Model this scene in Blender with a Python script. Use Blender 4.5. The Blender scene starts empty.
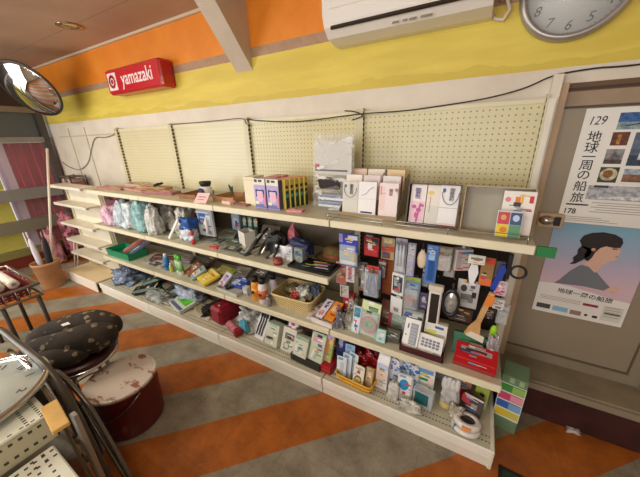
import bpy, math, random
from mathutils import Matrix, Vector, Euler, noise as mnoise
S = bpy.context.scene
COL = S.collection
PI = math.pi
# ---------------- camera, world, lights, exposure ----------------
cam_d = bpy.data.cameras.new('camera'); cam = bpy.data.objects.new('camera', cam_d); COL.objects.link(cam)
cam_d.sensor_width = 36; cam_d.lens = 279.085 / 640 * 36; cam_d.clip_start = .01
Rm = Matrix(((0.87412694, -0.14237217, 0.46436221), (0.48492026, 0.30988983, -0.81781455), (-0.02746709, 0.94005237, 0.3399222)))
cam.matrix_world = Matrix.Translation((-.237, -1.705, 1.507)) @ Rm.to_quaternion().to_matrix().to_4x4()
S.camera = cam
S.view_settings.view_transform = 'Standard'; S.view_settings.look = 'None'
S.view_settings.gamma = 1; S.view_settings.use_curve_mapping = False
S.view_settings.exposure = 0.27
W = bpy.data.worlds.new('world'); S.world = W; W.use_nodes = True
W.node_tree.nodes['Background'].inputs[0].default_value = (.86, .93, 1, 1)
W.node_tree.nodes['Background'].inputs[1].default_value = .9

def area(name, loc, target, sx, sy, power, col):
    l = bpy.data.lights.new(name, 'AREA'); l.shape = 'RECTANGLE'; l.size = sx; l.size_y = sy; l.energy = power; l.color = col
    o = bpy.data.objects.new(name, l); COL.objects.link(o); o.location = loc
    o.rotation_euler = (Vector(target) - Vector(loc)).to_track_quat('-Z', 'Y').to_euler()
    return o
area('fluorescent_light', (-1.2, -1.75, 2.28), (-1.2, -1.6, 0), 1.2, .12, 6, (1, .92, .78))
area('fluorescent_light', (-3.2, -2.0, 2.28), (-3.2, -1.8, 0), 1.2, .12, 26, (1, .92, .78))
area('window_daylight', (-4.9, -3.0, 1.35), (-2.0, -.6, .8), 2.4, 2.0, 62, (.94, .97, 1))
area('shopfront_daylight', (-.9, -4.5, 1.45), (-.6, 0, 1.3), 3.4, 1.6, 62, (.97, .98, 1))

# ---------------- materials ----------------
def lin(c):
    c = c / 255
    return c / 12.92 if c <= .04045 else ((c + .055) / 1.055) ** 2.4
def L(rgb): return (lin(rgb[0]), lin(rgb[1]), lin(rgb[2]), 1)
MC = {}
def M(rgb, rough=.5, metal=0.0, var=.0, scale=12, alpha=1.0, emit=0, coat=0, bump=0, trans=0):
    key = (rgb, rough, metal, var, scale, alpha, emit, coat, bump, trans)
    if key in MC: return MC[key]
    m = bpy.data.materials.new('surface_%d_%d_%d' % tuple(int(c) for c in rgb)); m.use_nodes = True
    nt = m.node_tree; b = nt.nodes['Principled BSDF']
    b.inputs['Base Color'].default_value = L(rgb); b.inputs['Roughness'].default_value = rough; b.inputs['Metallic'].default_value = metal
    b.inputs['Coat Weight'].default_value = coat; b.inputs['Transmission Weight'].default_value = trans
    if trans: b.inputs['IOR'].default_value = 1.1
    if alpha < 1: b.inputs['Alpha'].default_value = alpha
    if emit: b.inputs['Emission Color'].default_value = L(rgb); b.inputs['Emission Strength'].default_value = emit
    if var or bump:
        tc = nt.nodes.new('ShaderNodeTexCoord'); n = nt.nodes.new('ShaderNodeTexNoise')
        n.inputs['Scale'].default_value = scale; n.inputs['Detail'].default_value = 6
        nt.links.new(tc.outputs['Object'], n.inputs['Vector'])
        if var:
            r = nt.nodes.new('ShaderNodeValToRGB')
            a = L(rgb); k = 1 - var
            r.color_ramp.elements[0].position = .38; r.color_ramp.elements[0].color = (a[0] * k, a[1] * k, a[2] * k, 1)
            r.color_ramp.elements[1].position = .58; r.color_ramp.elements[1].color = a
            nt.links.new(n.outputs['Fac'], r.inputs['Fac']); nt.links.new(r.outputs['Color'], b.inputs['Base Color'])
        if bump:
            bp = nt.nodes.new('ShaderNodeBump'); bp.inputs['Strength'].default_value = bump; bp.inputs['Distance'].default_value = .01
            nt.links.new(n.outputs['Fac'], bp.inputs['Height']); nt.links.new(bp.outputs['Normal'], b.inputs['Normal'])
    MC[key] = m
    return m
class NT:
    """tiny node-graph helper"""
    def __init__(s, name):
        s.m = bpy.data.materials.new(name); s.m.use_nodes = True; s.t = s.m.node_tree; s.b = s.t.nodes['Principled BSDF']
        s.tc = s.t.nodes.new('ShaderNodeTexCoord'); s.sep = s.t.nodes.new('ShaderNodeSeparateXYZ')
        s.t.links.new(s.tc.outputs['Object'], s.sep.inputs[0]); s.x, s.y, s.z = s.sep.outputs
        s.o = s.tc.outputs['Object']
    def f(s, op, a, b=None, c=None):
        n = s.t.nodes.new('ShaderNodeMath'); n.operation = op
        for i, v in enumerate((a, b, c)):
            if v is None: continue
            if isinstance(v, (int, float)): n.inputs[i].default_value = v
            else: s.t.links.new(v, n.inputs[i])
        return n.outputs[0]
    def noise(s, scale, detail=4, rough=.5, vec=None, sc3=None):
        n = s.t.nodes.new('ShaderNodeTexNoise'); n.inputs['Scale'].default_value = scale; n.inputs['Detail'].default_value = detail; n.inputs['Roughness'].default_value = rough
        v = vec or s.o
        if sc3:
            mp = s.t.nodes.new('ShaderNodeMapping'); mp.inputs['Scale'].default_value = sc3; s.t.links.new(v, mp.inputs[0]); v = mp.outputs[0]
        s.t.links.new(v, n.inputs['Vector']); return n.outputs['Fac']
    def mix(s, fac, a, b):
        n = s.t.nodes.new('ShaderNodeMix'); n.data_type = 'RGBA'
        if isinstance(fac, (int, float)): n.inputs[0].default_value = fac
        else: s.t.links.new(fac, n.inputs[0])
        for i, v in ((6, a), (7, b)):
            if isinstance(v, tuple): n.inputs[i].default_value = v
            else: s.t.links.new(v, n.inputs[i])
        return n.outputs[2]
    def ramp(s, v, lo, hi):
        n = s.t.nodes.new('ShaderNodeMapRange'); n.inputs['From Min'].default_value = lo; n.inputs['From Max'].default_value = hi
        s.t.links.new(v, n.inputs['Value']); return n.outputs[0]
    def color(s, v): s.t.links.new(v, s.b.inputs['Base Color'])
    def bump(s, v, st, dist=.01):
        bp = s.t.nodes.new('ShaderNodeBump'); bp.inputs['Strength'].default_value = st; bp.inputs['Distance'].default_value = dist
        s.t.links.new(v, bp.inputs['Height']); s.t.links.new(bp.outputs['Normal'], s.b.inputs['Normal'])

def floor_material():
    n = NT('striped_vinyl_floor')
    w = n.noise(3, 3); c = n.f('SUBTRACT', n.x, n.y)
    c = n.f('ADD', c, n.f('MULTIPLY', n.f('SUBTRACT', w, .5), .02))
    fr = n.f('FRACT', n.f('DIVIDE', n.f('SUBTRACT', c, -.34), .77))
    mask = n.ramp(n.f('PINGPONG', n.f('SUBTRACT', fr, .25), .5), .245, .255)      # 0 orange, 1 grey
    d1 = n.noise(7, 8, .65); d2 = n.noise(60, 6, .7); d3 = n.noise(1.6, 3)
    og = n.mix(n.ramp(d1, .35, .65), L((142, 76, 22)), L((182, 100, 26)))
    gr = n.mix(n.ramp(d1, .3, .7), L((112, 104, 88)), L((160, 152, 132)))
    col = n.mix(mask, og, gr)
    col = n.mix(n.f('MULTIPLY', n.ramp(d2, .5, .75), .35), col, L((70, 60, 48)))
    col = n.mix(n.f('MULTIPLY', n.ramp(d3, .35, .7), .15), col, L((85, 60, 40)))
    # fine tile joints
    jx = n.f('LESS_THAN', n.f('FRACT', n.f('DIVIDE', n.x, .305)), .006); jy = n.f('LESS_THAN', n.f('FRACT', n.f('DIVIDE', n.y, .305)), .006)
    col = n.mix(n.f('MULTIPLY', n.f('MAXIMUM', jx, jy), .45), col, L((60, 45, 30)))
    n.color(col); n.b.inputs['Roughness'].default_value = .42
    n.t.links.new(n.f('ADD', n.f('MULTIPLY', d1, .25), .28), n.b.inputs['Roughness'])
    n.bump(d1, .1, .004)
    return n.m
def wall_material():
    n = NT('banded_painted_wall')
    w = n.f('MULTIPLY', n.f('SUBTRACT', n.noise(2.2, 4, .6), .5), .010)
    z = n.f('ADD', n.z, w)
    st = n.noise(5, 6, .6); fine = n.noise(30, 5, .6)
    wash = n.ramp(n.noise(1.0, 4, .6, sc3=(1.2, 1, 7)), .4, .62)
    white = n.mix(n.ramp(st, .3, .7), L((214, 202, 182)), L((226, 216, 198)))
    yel = n.mix(wash, L((214, 190, 74)), L((228, 206, 88)))
    edge = n.f('LESS_THAN', n.f('ADD', n.z, n.f('MULTIPLY', n.f('SUBTRACT', n.noise(3, 5, .6), .5), .16)), 1.80)
    yel = n.mix(n.f('MULTIPLY', edge, .5), yel, L((200, 176, 60)))
    org = n.mix(n.ramp(st, .3, .7), L((226, 128, 22)), L((238, 145, 34)))
    brn = n.mix(n.ramp(fine, .3, .7), L((164, 128, 98)), L((180, 146, 114)))
    c = n.mix(n.f('GREATER_THAN', z, 1.765), white, yel)
    c = n.mix(n.f('GREATER_THAN', n.z, 2.042), c, brn)
    c = n.mix(n.f('GREATER_THAN', n.z, 2.100), c, org)
    n.color(c); n.b.inputs['Roughness'].default_value = .55; n.bump(fine, .12, .004)
    return n.m
def holes_material(name, base, hole, sx, sz, r, rows=None, rough=.35, axes='xz'):
    n = NT(name)
    a = n.x if axes[0] == 'x' else n.y
    b = {'x': n.x, 'y': n.y, 'z': n.z}[axes[1]]
    fa = n.f('SUBTRACT', n.f('FRACT', n.f('DIVIDE', a, sx)), .5); fb = n.f('SUBTRACT', n.f('FRACT', n.f('DIVIDE', b, sz)), .5)
    fa = n.f('MULTIPLY', fa, sx); fb = n.f('MULTIPLY', fb, sz)
    if isinstance(r, tuple):
        h = n.f('MULTIPLY', n.f('LESS_THAN', n.f('ABSOLUTE', fa), r[0]), n.f('LESS_THAN', n.f('ABSOLUTE', fb), r[1]))
    else:
        h = n.f('LESS_THAN', n.f('ADD', n.f('POWER', fa, 2), n.f('POWER', fb, 2)), r * r)
    st = n.noise(6, 5, .6)
    c = n.mix(n.ramp(st, .3, .7), tuple(v * .93 if i < 3 else 1 for i, v in enumerate(L(base))), L(base))
    n.color(n.mix(h, c, L(hole))); n.b.inputs['Roughness'].default_value = rough
    return n.m
def floral_material():
    n = NT('brown_floral_cloth')
    v = n.t.nodes.new('ShaderNodeTexVoronoi'); v.inputs['Scale'].default_value = 19; n.t.links.new(n.o, v.inputs['Vector'])
    pet = n.f('LESS_THAN', n.f('ADD', v.outputs['Distance'], n.f('MULTIPLY', n.noise(50, 3), .5)), .52)
    c = n.mix(n.ramp(n.noise(20, 3), .4, .6), L((38, 30, 24)), L((52, 42, 32)))
    pc = n.mix(n.ramp(n.noise(26, 3), .4, .6), L((96, 80, 50)), L((132, 118, 98)))
    n.color(n.mix(pet, c, pc)); n.b.inputs['Roughness'].default_value = .9; n.bump(n.noise(90, 3), .3, .003)
    return n.m

# ---------------- mesh helpers ----------------
class B:
    def __init__(s): s.v = []; s.f = []; s.i = []; s.m = []; s.sm = []
    def mi(s, m):
        if m not in s.m: s.m.append(m)
        return s.m.index(m)
    def add(s, vs, fs, m, mx=None, smooth=False):
        o = len(s.v); k = s.mi(m)
        for p in vs:
            p = Vector(p)
            s.v.append(tuple(mx @ p if mx else p))
        for f in fs: s.f.append([o + j for j in f]); s.i.append(k); s.sm.append(smooth)
        return s
    def box(s, x0, x1, y0, y1, z0, z1, m, mx=None):
        vs = [(x, y, z) for z in (z0, z1) for y in (y0, y1) for x in (x0, x1)]
        return s.add(vs, [(0, 2, 3, 1), (4, 5, 7, 6), (0, 1, 5, 4), (2, 6, 7, 3), (0, 4, 6, 2), (1, 3, 7, 5)], m, mx)
    def bbox(s, x0, x1, y0, y1, z0, z1, m, r=.006, mx=None):
        """box with chamfered edges along all 12 edges"""
        r = min(r, (x1 - x0) * .45, (y1 - y0) * .45, (z1 - z0) * .45)
        vs = []; idx = {}
        for ix, x in enumerate((x0, x1)):
            for iy, y in enumerate((y0, y1)):
                for iz, z in enumerate((z0, z1)):
                    sx, sy, sz = (1, -1)[ix], (1, -1)[iy], (1, -1)[iz]
                    idx[ix, iy, iz, 'x'] = len(vs); vs.append((x, y + sy * r, z + sz * r))
                    idx[ix, iy, iz, 'y'] = len(vs); vs.append((x + sx * r, y, z + sz * r))
                    idx[ix, iy, iz, 'z'] = len(vs); vs.append((x + sx * r, y + sy * r, z))
        I = idx; fs = []
        for k in (0, 1):
            fs.append([I[k, 0, 0, 'x'], I[k, 1, 0, 'x'], I[k, 1, 1, 'x'], I[k, 0, 1, 'x']])
            fs.append([I[0, k, 0, 'y'], I[1, k, 0, 'y'], I[1, k, 1, 'y'], I[0, k, 1, 'y']])
            fs.append([I[0, 0, k, 'z'], I[1, 0, k, 'z'], I[1, 1, k, 'z'], I[0, 1, k, 'z']])
        for a in (0, 1):
            for b in (0, 1):
                fs.append([I[a, b, 0, 'x'], I[a, b, 0, 'y'], I[a, b, 1, 'y'], I[a, b, 1, 'x']])
                fs.append([I[a, 0, b, 'x'], I[a, 0, b, 'z'], I[a, 1, b, 'z'], I[a, 1, b, 'x']])
                fs.append([I[0, a, b, 'y'], I[0, a, b, 'z'], I[1, a, b, 'z'], I[1, a, b, 'y']])
                for c in (0, 1): fs.append([I[a, b, c, 'x'], I[a, b, c, 'y'], I[a, b, c, 'z']])
        return s.add(vs, fs, m, mx)
    def lathe(s, prof, m, n=24, mx=None, smooth=True, ring=False):
        vs = []; fs = []
        for r, z in prof:
            for k in range(n): a = 2 * PI * k / n; vs.append((r * math.cos(a), r * math.sin(a), z))
        for j in range(len(prof) - 1):
            for k in range(n): fs.append((j * n + k, j * n + (k + 1) % n, (j + 1) * n + (k + 1) % n, (j + 1) * n + k))
        if prof[0][0] > 1e-5 and not ring: fs.append(tuple(range(n - 1, -1, -1)))
        if prof[-1][0] > 1e-5 and not ring: fs.append(tuple((len(prof) - 1) * n + k for k in range(n)))
        return s.add(vs, fs, m, mx, smooth)
    def tube(s, pts, r, m, n=8, mx=None, closed=False):
        pts = [Vector(p) for p in pts]; vs = []; fs = []; N = len(pts); rr = r if isinstance(r, (list, tuple)) else [r] * N
        up = None
        for i, p in enumerate(pts):
            if closed: d = pts[(i + 1) % N] - pts[i - 1]
            else: d = (pts[min(i + 1, N - 1)] - pts[max(i - 1, 0)])
            d.normalize()
            if up is None: up = d.orthogonal().normalized()
            up = (up - d * up.dot(d)); up = up.normalized() if up.length > 1e-6 else d.orthogonal().normalized()
            w = d.cross(up)
            for k in range(n): a = 2 * PI * k / n; vs.append(p + (up * math.cos(a) + w * math.sin(a)) * rr[i])
        for i in range(N if closed else N - 1):
            j = (i + 1) % N
            for k in range(n): fs.append((i * n + k, i * n + (k + 1) % n, j * n + (k + 1) % n, j * n + k))
        if not closed: fs.append(tuple(range(n - 1, -1, -1))); fs.append(tuple((N - 1) * n + k for k in range(n)))
        return s.add(vs, fs, m, mx, True)
    def prism(s, poly, y0, y1, m, mx=None):
        """polygon in the x-z plane, extruded from y0 to y1"""
        n = len(poly); vs = [(x, y0, z) for x, z in poly] + [(x, y1, z) for x, z in poly]
        fs = [tuple(range(n)), tuple(range(2 * n - 1, n - 1, -1))] + [(k, k + n, (k + 1) % n + n, (k + 1) % n) for k in range(n)]
        return s.add(vs, fs, m, mx)
    def disc(s, cx, cz, r, y0, y1, m, n=20, sx=1, mx=None):
        return s.prism([(cx + sx * r * math.cos(2 * PI * k / n), cz + r * math.sin(2 * PI * k / n)) for k in range(n)], y0, y1, m, mx)
    def pillow(s, w, d, h, m, seed=0, crump=.12, nu=20, nv=14, e=.5, mx=None, top=1.0):
        """crumpled rounded bag standing on z=0"""
        vs = []; fs = []
        def pw(v): return math.copysign(abs(v) ** e, v)
        for j in range(nv + 1):
            ph = -PI / 2 + PI * j / nv
            for i in range(nu):
                th = 2 * PI * i / nu
                x = pw(math.cos(ph)) * pw(math.cos(th)); y = pw(math.cos(ph)) * pw(math.sin(th)); z = pw(math.sin(ph))
                k = 1 + crump * 2 * (mnoise.noise(Vector((x * 1.7 + seed * 7.1, y * 1.7, z * 1.7 + seed))) + .6 * (abs(mnoise.noise(Vector((x * 4 + seed, y * 4, z * 3)))) - .2) + .35 * mnoise.noise(Vector((x * 9 + seed, y * 9, z * 7))))
                t = 1 + (top - 1) * (z + 1) / 2
                vs.append((x * k * w / 2 * t, y * k * d / 2 * t, max(0, (z * k + 1) * h / 2)))
        for j in range(nv):
            for i in range(nu): fs.append((j * nu + i, j * nu + (i + 1) % nu, (j + 1) * nu + (i + 1) % nu, (j + 1) * nu + i))
        return s.add(vs, fs, m, mx, True)
    def build(s, name, parent=None, loc=None, rot=None, kind=None):
        me = bpy.data.meshes.new(name); me.from_pydata(s.v, [], s.f); me.validate(clean_customdata=False)
        for m in s.m: me.materials.append(m)
        if len(me.polygons) == len(s.f):
            for p, k, sm in zip(me.polygons, s.i, s.sm): p.material_index = k; p.use_smooth = sm
        me.update()
        import bmesh
        bm = bmesh.new(); bm.from_mesh(me); bmesh.ops.recalc_face_normals(bm, faces=bm.faces); bm.to_mesh(me); bm.free()
        o = bpy.data.objects.new(name, me); COL.objects.link(o)
        if parent: o.parent = parent
        if loc: o.location = loc
        if rot: o.rotation_euler = rot
        if kind: o['kind'] = kind
        return o
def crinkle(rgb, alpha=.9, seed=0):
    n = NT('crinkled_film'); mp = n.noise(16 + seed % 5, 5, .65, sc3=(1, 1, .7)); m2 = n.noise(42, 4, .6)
    c = n.mix(n.ramp(mp, .50, .60), L(rgb), L(tuple(min(255, v + 44) for v in rgb))); c = n.mix(n.ramp(mp, .46, .36), c, L(tuple(v * .74 for v in rgb)))  # crease highlights and shadow painted into the film colour
    c = n.mix(n.ramp(m2, .60, .66), c, L((238, 240, 240)))  # near-white glints painted on top
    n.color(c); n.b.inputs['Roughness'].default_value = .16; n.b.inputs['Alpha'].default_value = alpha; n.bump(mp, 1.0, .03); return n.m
def tag(o, label, cat, group=None, kind=None):
    o['label'] = label; o['category'] = cat
    if group: o['group'] = group
    if kind: o['kind'] = kind
    return o
def E(name, label, cat, loc, rot=(0, 0, 0), group=None):
    o = bpy.data.objects.new(name, None); COL.objects.link(o); o.location = loc; o.rotation_euler = rot; o.empty_display_size = .05
    return tag(o, label, cat, group)
def structure(name, b): return b.build(name, kind='structure')
def MX(loc=(0, 0, 0), rot=(0, 0, 0), sc=(1, 1, 1)): return Matrix.LocRotScale(Vector(loc), Euler(rot), Vector(sc))
def text(name, body, size, mat, parent, loc, rot=(PI / 2, 0, 0), ext=.0006, shear=0, sx=1, lab=None, bold=0, line=1.0, align='CENTER'):
    """writing as a thin raised mesh, standing upright facing -y by default"""
    c = bpy.data.curves.new(name, 'FONT'); c.body = body; c.size = size; c.extrude = ext; c.shear = shear; c.align_x = align; c.align_y = 'CENTER'
    c.offset = bold; c.space_line = line; c.resolution_u = 3
    t = bpy.data.objects.new(name, c); COL.objects.link(t)
    me = bpy.data.meshes.new_from_object(t.evaluated_get(bpy.context.evaluated_depsgraph_get()))
    bpy.data.objects.remove(t); me.materials.clear(); me.materials.append(mat)
    o = bpy.data.objects.new(name, me); COL.objects.link(o); o.parent = parent; o.location = loc; o.rotation_euler = rot; o.scale = (sx, 1, 1)
    if lab: o['label'] = lab
    return o

# common finishes
white_metal = M((228, 222, 204), .38, 0, .06, 5)
cream_metal = M((224, 214, 176), .4, 0, .07, 6)
price_rail = M((226, 218, 188), .35, 0, .05, 9)
white = M((235, 233, 228), .5); offwhite = M((222, 216, 200), .6); black = M((22, 21, 22), .45); dark = M((40, 36, 34), .6)
chrome = M((200, 198, 194), .18, 1.0); steel = M((150, 146, 138), .35, .9)
card_white = M((232, 228, 220), .6); paper = M((238, 236, 230), .7)
clear = M((235, 240, 242), .12, 0, alpha=.28); clear_s = M((225, 232, 236), .15, 0, alpha=.5)
grey = M((128, 126, 122), .55); red = M((176, 26, 30), .45); crimson = M((150, 22, 44), .5, 0, .2, 30)
blue = M((38, 74, 168), .45); teal = M((40, 120, 118), .5); green = M((60, 150, 50), .5); yellow = M((226, 196, 60), .5)
pink = M((222, 140, 160), .6); orange = M((226, 126, 34), .5); brown = M((110, 70, 42), .65); purple = M((110, 86, 168), .5)

# ---------------- setting ----------------
f = B(); f.box(-5.45, 1.6, -4.6, .25, -.05, 0, floor_material()); structure('floor', f)
ceil_m = NT('panelled_ceiling')
cc = ceil_m.mix(ceil_m.ramp(ceil_m.noise(2, 4), .3, .7), L((176, 146, 124)), L((190, 160, 138)))
jl = ceil_m.f('LESS_THAN', ceil_m.f('FRACT', ceil_m.f('DIVIDE', ceil_m.f('ADD', ceil_m.y, .32), .9)), .008)
ceil_m.color(ceil_m.mix(ceil_m.f('MULTIPLY', jl, .5), cc, L((120, 96, 78)))); ceil_m.b.inputs['Roughness'].default_value = .6
f = B(); f.box(-5.45, 1.6, -4.6, .25, 2.4, 2.46, ceil_m.m); structure('ceiling', f)
wm = wall_material()
f = B(); f.box(-5.45, .013, .04, .16, 0, 2.4, wm); f.box(.013, 1.6, .04, .16, 1.70, 2.4, wm); f.box(.72, 1.6, .04, .16, 0, 1.70, wm)
structure('wall_back', f)
f = B(); f.box(-5.3, 1.6, .012, .04, 2.382, 2.4, M((214, 196, 166), .5)); structure('trim_1', f)
# wall furring strips seen left of the shelving
f = B()
for x0, z0, z1 in ((-4.79, 0, 1.70), (-4.38, 0, 1.70)):
    f.box(x0, x0 + .008, .033, .04, z0, z1, M((190, 172, 146), .6))
f.box(-5.1, -3.75, .034, .04, 1.60, 1.612, M((196, 178, 152), .6))
structure('trim_2', f)
f = B(); f.box(1.45, 1.6, -4.6, .04, 0, 2.4, M((200, 190, 170), .6)); structure('wall_right', f)
f = B(); f.box(-5.45, 1.6, -4.72, -4.6, 0, 2.4, M((206, 196, 176), .6)); structure('wall_front', f)
# left storefront
alu = M((150, 142, 134), .35, .6, .1, 8); alud = M((84, 76, 70), .5, .3)
f = B()
f.box(-5.42, -5.30, -4.6, .04, 1.93, 2.4, M((58, 40, 28), .6)); f.box(-5.42, -5.30, -4.6, .04, 0, .17, M((110, 40, 26), .5))
structure('wall_left', f)
f = B()
f.box(-5.40, -5.29, -4.6, .02, 1.90, 1.965, alu); f.box(-5.40, -5.29, -4.6, .02, 1.55, 1.615, alu)
f.box(-5.40, -5.27, -4.6, .02, .86, .99, M((128, 126, 120), .45)); f.box(-5.40, -5.27, -4.6, .02, .46, .60, M((120, 116, 96), .45)); f.box(-5.40, -5.29, -4.6, .02, .15, .23, M((126, 120, 70), .45))
for y in (-.03, -1.45, -2.9): f.box(-5.40, -5.28, y - .03, y + .03, .15, 1.95, alu if y < -.1 else alud)
structure('window_1', f)
g = B(); g.box(-5.36, -5.35, -4.6, .0, 1.61, 1.91, M((70, 66, 52), .2, alpha=.85)); structure('window_2', g)
g = B(); g.box(-5.36, -5.355, -4.6, .0, .2, 1.56, M((225, 230, 232), .08, alpha=.06)); structure('window_3', g)
# door wall
dg = M((150, 138, 116), .42, .25, .06, 3); dgd = M((88, 74, 58), .5)
f = B()
f.box(-.012, .022, -.012, .05, .24, 1.735, M((222, 212, 194), .45)); f.box(.022, .05, -.002, .16, .24, 1.70, M((176, 148, 116), .5, 0, .1, 6))
f.box(.05, .72, .035, .16, 1.665, 1.70, M((104, 76, 50), .55)); f.box(.05, .72, .025, .16, 1.672, 1.680, M((70, 46, 26), .55)); f.box(.05, .72, .03, .16, 1.607, 1.665, M((160, 138, 112), .5, 0, .1, 10))
f.box(.64, .70, -.01, .16, .24, 1.607, dg)
structure('trim_3', f)
f = B(); f.box(.013, .76, -.15, .05, .195, .245, M((140, 128, 104), .5, 0, .2, 7)); f.box(.013, .76, -.165, -.15, .20, .235, dg); structure('trim_4', f)
f = B(); f.box(.013, .70, -.145, .10, 0, .195, M((62, 26, 24), .5, 0, .4, 8)); structure('trim_5', f)
d = B()
d.box(.05, .64, .05, .075, .25, 1.60, M((150, 138, 116), .38, .15, .05, 2)); d.box(.05, .64, .035, .06, .245, .30, dg)
d.box(.59, .64, .035, .06, .30, 1.60, dg); d.box(.05, .59, .047, .052, .30, .306, dgd); d.box(.586, .591, .046, .052, .30, 1.57, dgd); d.box(.05, .64, .042, .06, 1.598, 1.606, dgd)
door = structure('door_1', d)
h = B(); h.bbox(.058, .165, .030, .052, 1.045, 1.12, M((196, 170, 132), .4), .006)
dk = h.build('lock_plate', door)
h = B(); h.lathe([(.030, 0), (.032, .006), (.028, .014), (.012, .022), (0, .024)], chrome, 24, MX((.095, .030, 1.085), (PI / 2, 0, 0), (1, .8, 1)))
h.box(.125, .150, .024, .031, 1.06, 1.105, dark); h.build('lock_knob', dk)
f = B(); f.box(.70, 1.45, -.10, .04, 0, .26, M((198, 190, 170), .5, 0, .2, 8)); structure('trim_6', f)

# sloping steel haunch of the roof frame
hb = M((206, 190, 170), .55, 0, .08, 5)
f = B(); yb = .04
pr = [(.04, 1.966), (-.335, 2.4), (.04, 2.4)]
vs = [(-1.883, y, z) for y, z in pr] + [(-1.733, y, z) for y, z in pr]
f.add(vs, [(0, 1, 2), (5, 4, 3), (0, 3, 4, 1), (1, 4, 5, 2), (2, 5, 3, 0)], hb)
o = structure('trim_7', f)

# ---------------- shelving ----------------
peg = holes_material('pegboard', (212, 202, 156), (138, 122, 84), .0275, .0275, .0040, rough=.32)
pegs = holes_material('fine_pegboard', (216, 207, 168), (168, 154, 114), .0275, .0275, .0036, rough=.3)
slot = holes_material('slotted_post', (206, 196, 158), (70, 60, 44), .05, .03, (.0045, .0085), rough=.4)
bs = NT('perforated_base_shelf')
fx = bs.f('LESS_THAN', bs.f('ABSOLUTE', bs.f('SUBTRACT', bs.f('FRACT', bs.f('DIVIDE', bs.x, .016)), .5)), .28)
ry = bs.f('LESS_THAN', bs.f('ABSOLUTE', bs.f('SUBTRACT', bs.f('FRACT', bs.f('DIVIDE', bs.y, .03)), .5)), .1)
band = bs.f('MULTIPLY', bs.f('GREATER_THAN', bs.y, -.53), bs.f('LESS_THAN', bs.y, -.47))
bs.color(bs.mix(bs.f('MULTIPLY', bs.f('MULTIPLY', fx, ry), band), bs.mix(bs.ramp(bs.noise(5, 5), .3, .7), L((186, 182, 158)), L((204, 200, 178))), L((60, 56, 46)))); bs.b.inputs['Roughness'].default_value = .4
bsm = bs.m
shaded_panel = M((126, 114, 92), .6, 0, .35, 5)  # shade from the shelf above, put into the panel colour
T1, S2, S3, B0 = 1.087, .744, .395, .115
YT, YS, YB = -.417, -.442, -.558

def shelf(parent, x0, x1, z, yf, name='shelf', rails=True, m=None):
    b = B(); b.box(x0 + .003, x1 - .003, yf, -.022, z - .018, z, m or M((196, 190, 164), .45, 0, .15, 8))
    s = b.build(name, parent)
    b = B(); b.bbox(x0 + .003, x1 - .003, yf - .014, yf, z - .036, z + .002, price_rail, .003); b.build('price_rail', s)
    b = B()
    for x in (x0 + .02, x1 - .024): b.prism([(-.022, z - .018), (-.022, z - .075), (yf + .05, z - .03), (yf + .05, z - .018)], x, x + .004, cream_metal, Matrix(((0, 1, 0, 0), (1, 0, 0, 0), (0, 0, 1, 0), (0, 0, 0, 1))))
    b.build('bracket', s)
    return s
units = []
labs = ['cream gondola shelving unit beside the lower white unit, flat pink packs on top', 'cream gondola shelving unit with two open cardboard trays on its top shelf',
        'cream gondola shelving unit behind the purple mask boxes and clear hanging bag', 'cream pegboard shelving unit next to the steel door, with crowded hanging packs']
for k in range(4):
    x0 = -3.6 + .9 * k; x1 = x0 + .9
    u = E('gondola_shelving', labs[k], 'shelving', (0, 0, 0), group='joined gondola shelving units along the back wall'); units.append(u)
    b = B(); b.box(x0 + .022, x1 - .022, .002, .014, 1.04, 1.625, peg if k > 1 else pegs)
    b.build('back_panel', u)
    b = B(); b.box(x0 + .022, x1 - .022, .002, .014, .12, 1.04, shaded_panel if k != 3 else M((52, 40, 34), .7, 0, .3, 6)); b.build('lower_back_panel', u)  # dark colour stands in for shade below the top shelf, darkest beside the door
    b = B(); b.box(x0 + .022, x1 - .022, -.004, .016, 1.625, 1.645, cream_metal); b.build('top_rail', u)
    b = B(); b.box(x0 - .021, x0 + .021, -.02, .016, 0, 1.66, slot); b.build('upright', u)
    if k == 3:
        b = B(); b.box(x1 - .021, x1 - .013, -.02, .016, 0, 1.66, slot); b.box(x1 - .013, x1 + .012, -.032, -.013, .2, 1.64, white_metal); b.build('upright', u)
    shelf(u, x0, x1, T1, YT)
    if k < 3: shelf(u, x0, x1, S2, YS)
    shelf(u, x0, x1, S3, YS)
    b = B(); b.box(x0 + .003, x1 - .003, YB, -.02, B0 - .02, B0, bsm); s = b.build('base_shelf', u)
    b = B(); b.bbox(x0 + .003, x1 - .003, YB - .012, YB, .062, B0 + .003, M((236, 232, 218), .35, 0, .04, 7), .004); b.build('price_rail', s)
    b = B(); b.box(x0 + .003, x1 - .003, YB - .002, YB + .012, 0, .058, white_metal); b.build('kick_plate', u)
    if k == 3:
        b = B(); b.bbox(x1 - .006, x1 + .012, YB - .014, 0, 0, B0 + .004, white_metal, .004); b.build('end_plate', u)
u3 = units[3]
b = B()                                                    # thin wire fence on the top shelf front
for z in (T1 + .018, T1 + .034): b.tube([(-.93, YT + .006, z), (-.02, YT + .006, z)], .0018, chrome, 6)
for x in (-.92, -.62, -.32, -.03): b.tube([(x, YT + .006, T1), (x, YT + .006, T1 + .036)], .0018, chrome, 6)
b.build('wire_fence', u3)
# sticker ends on the shelf
b = B(); b.box(.002, .06, YT - .016, YT - .002, T1 - .036, T1 + .004, M((30, 120, 62), .5)); b.build('green_end_cap', u3)

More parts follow.
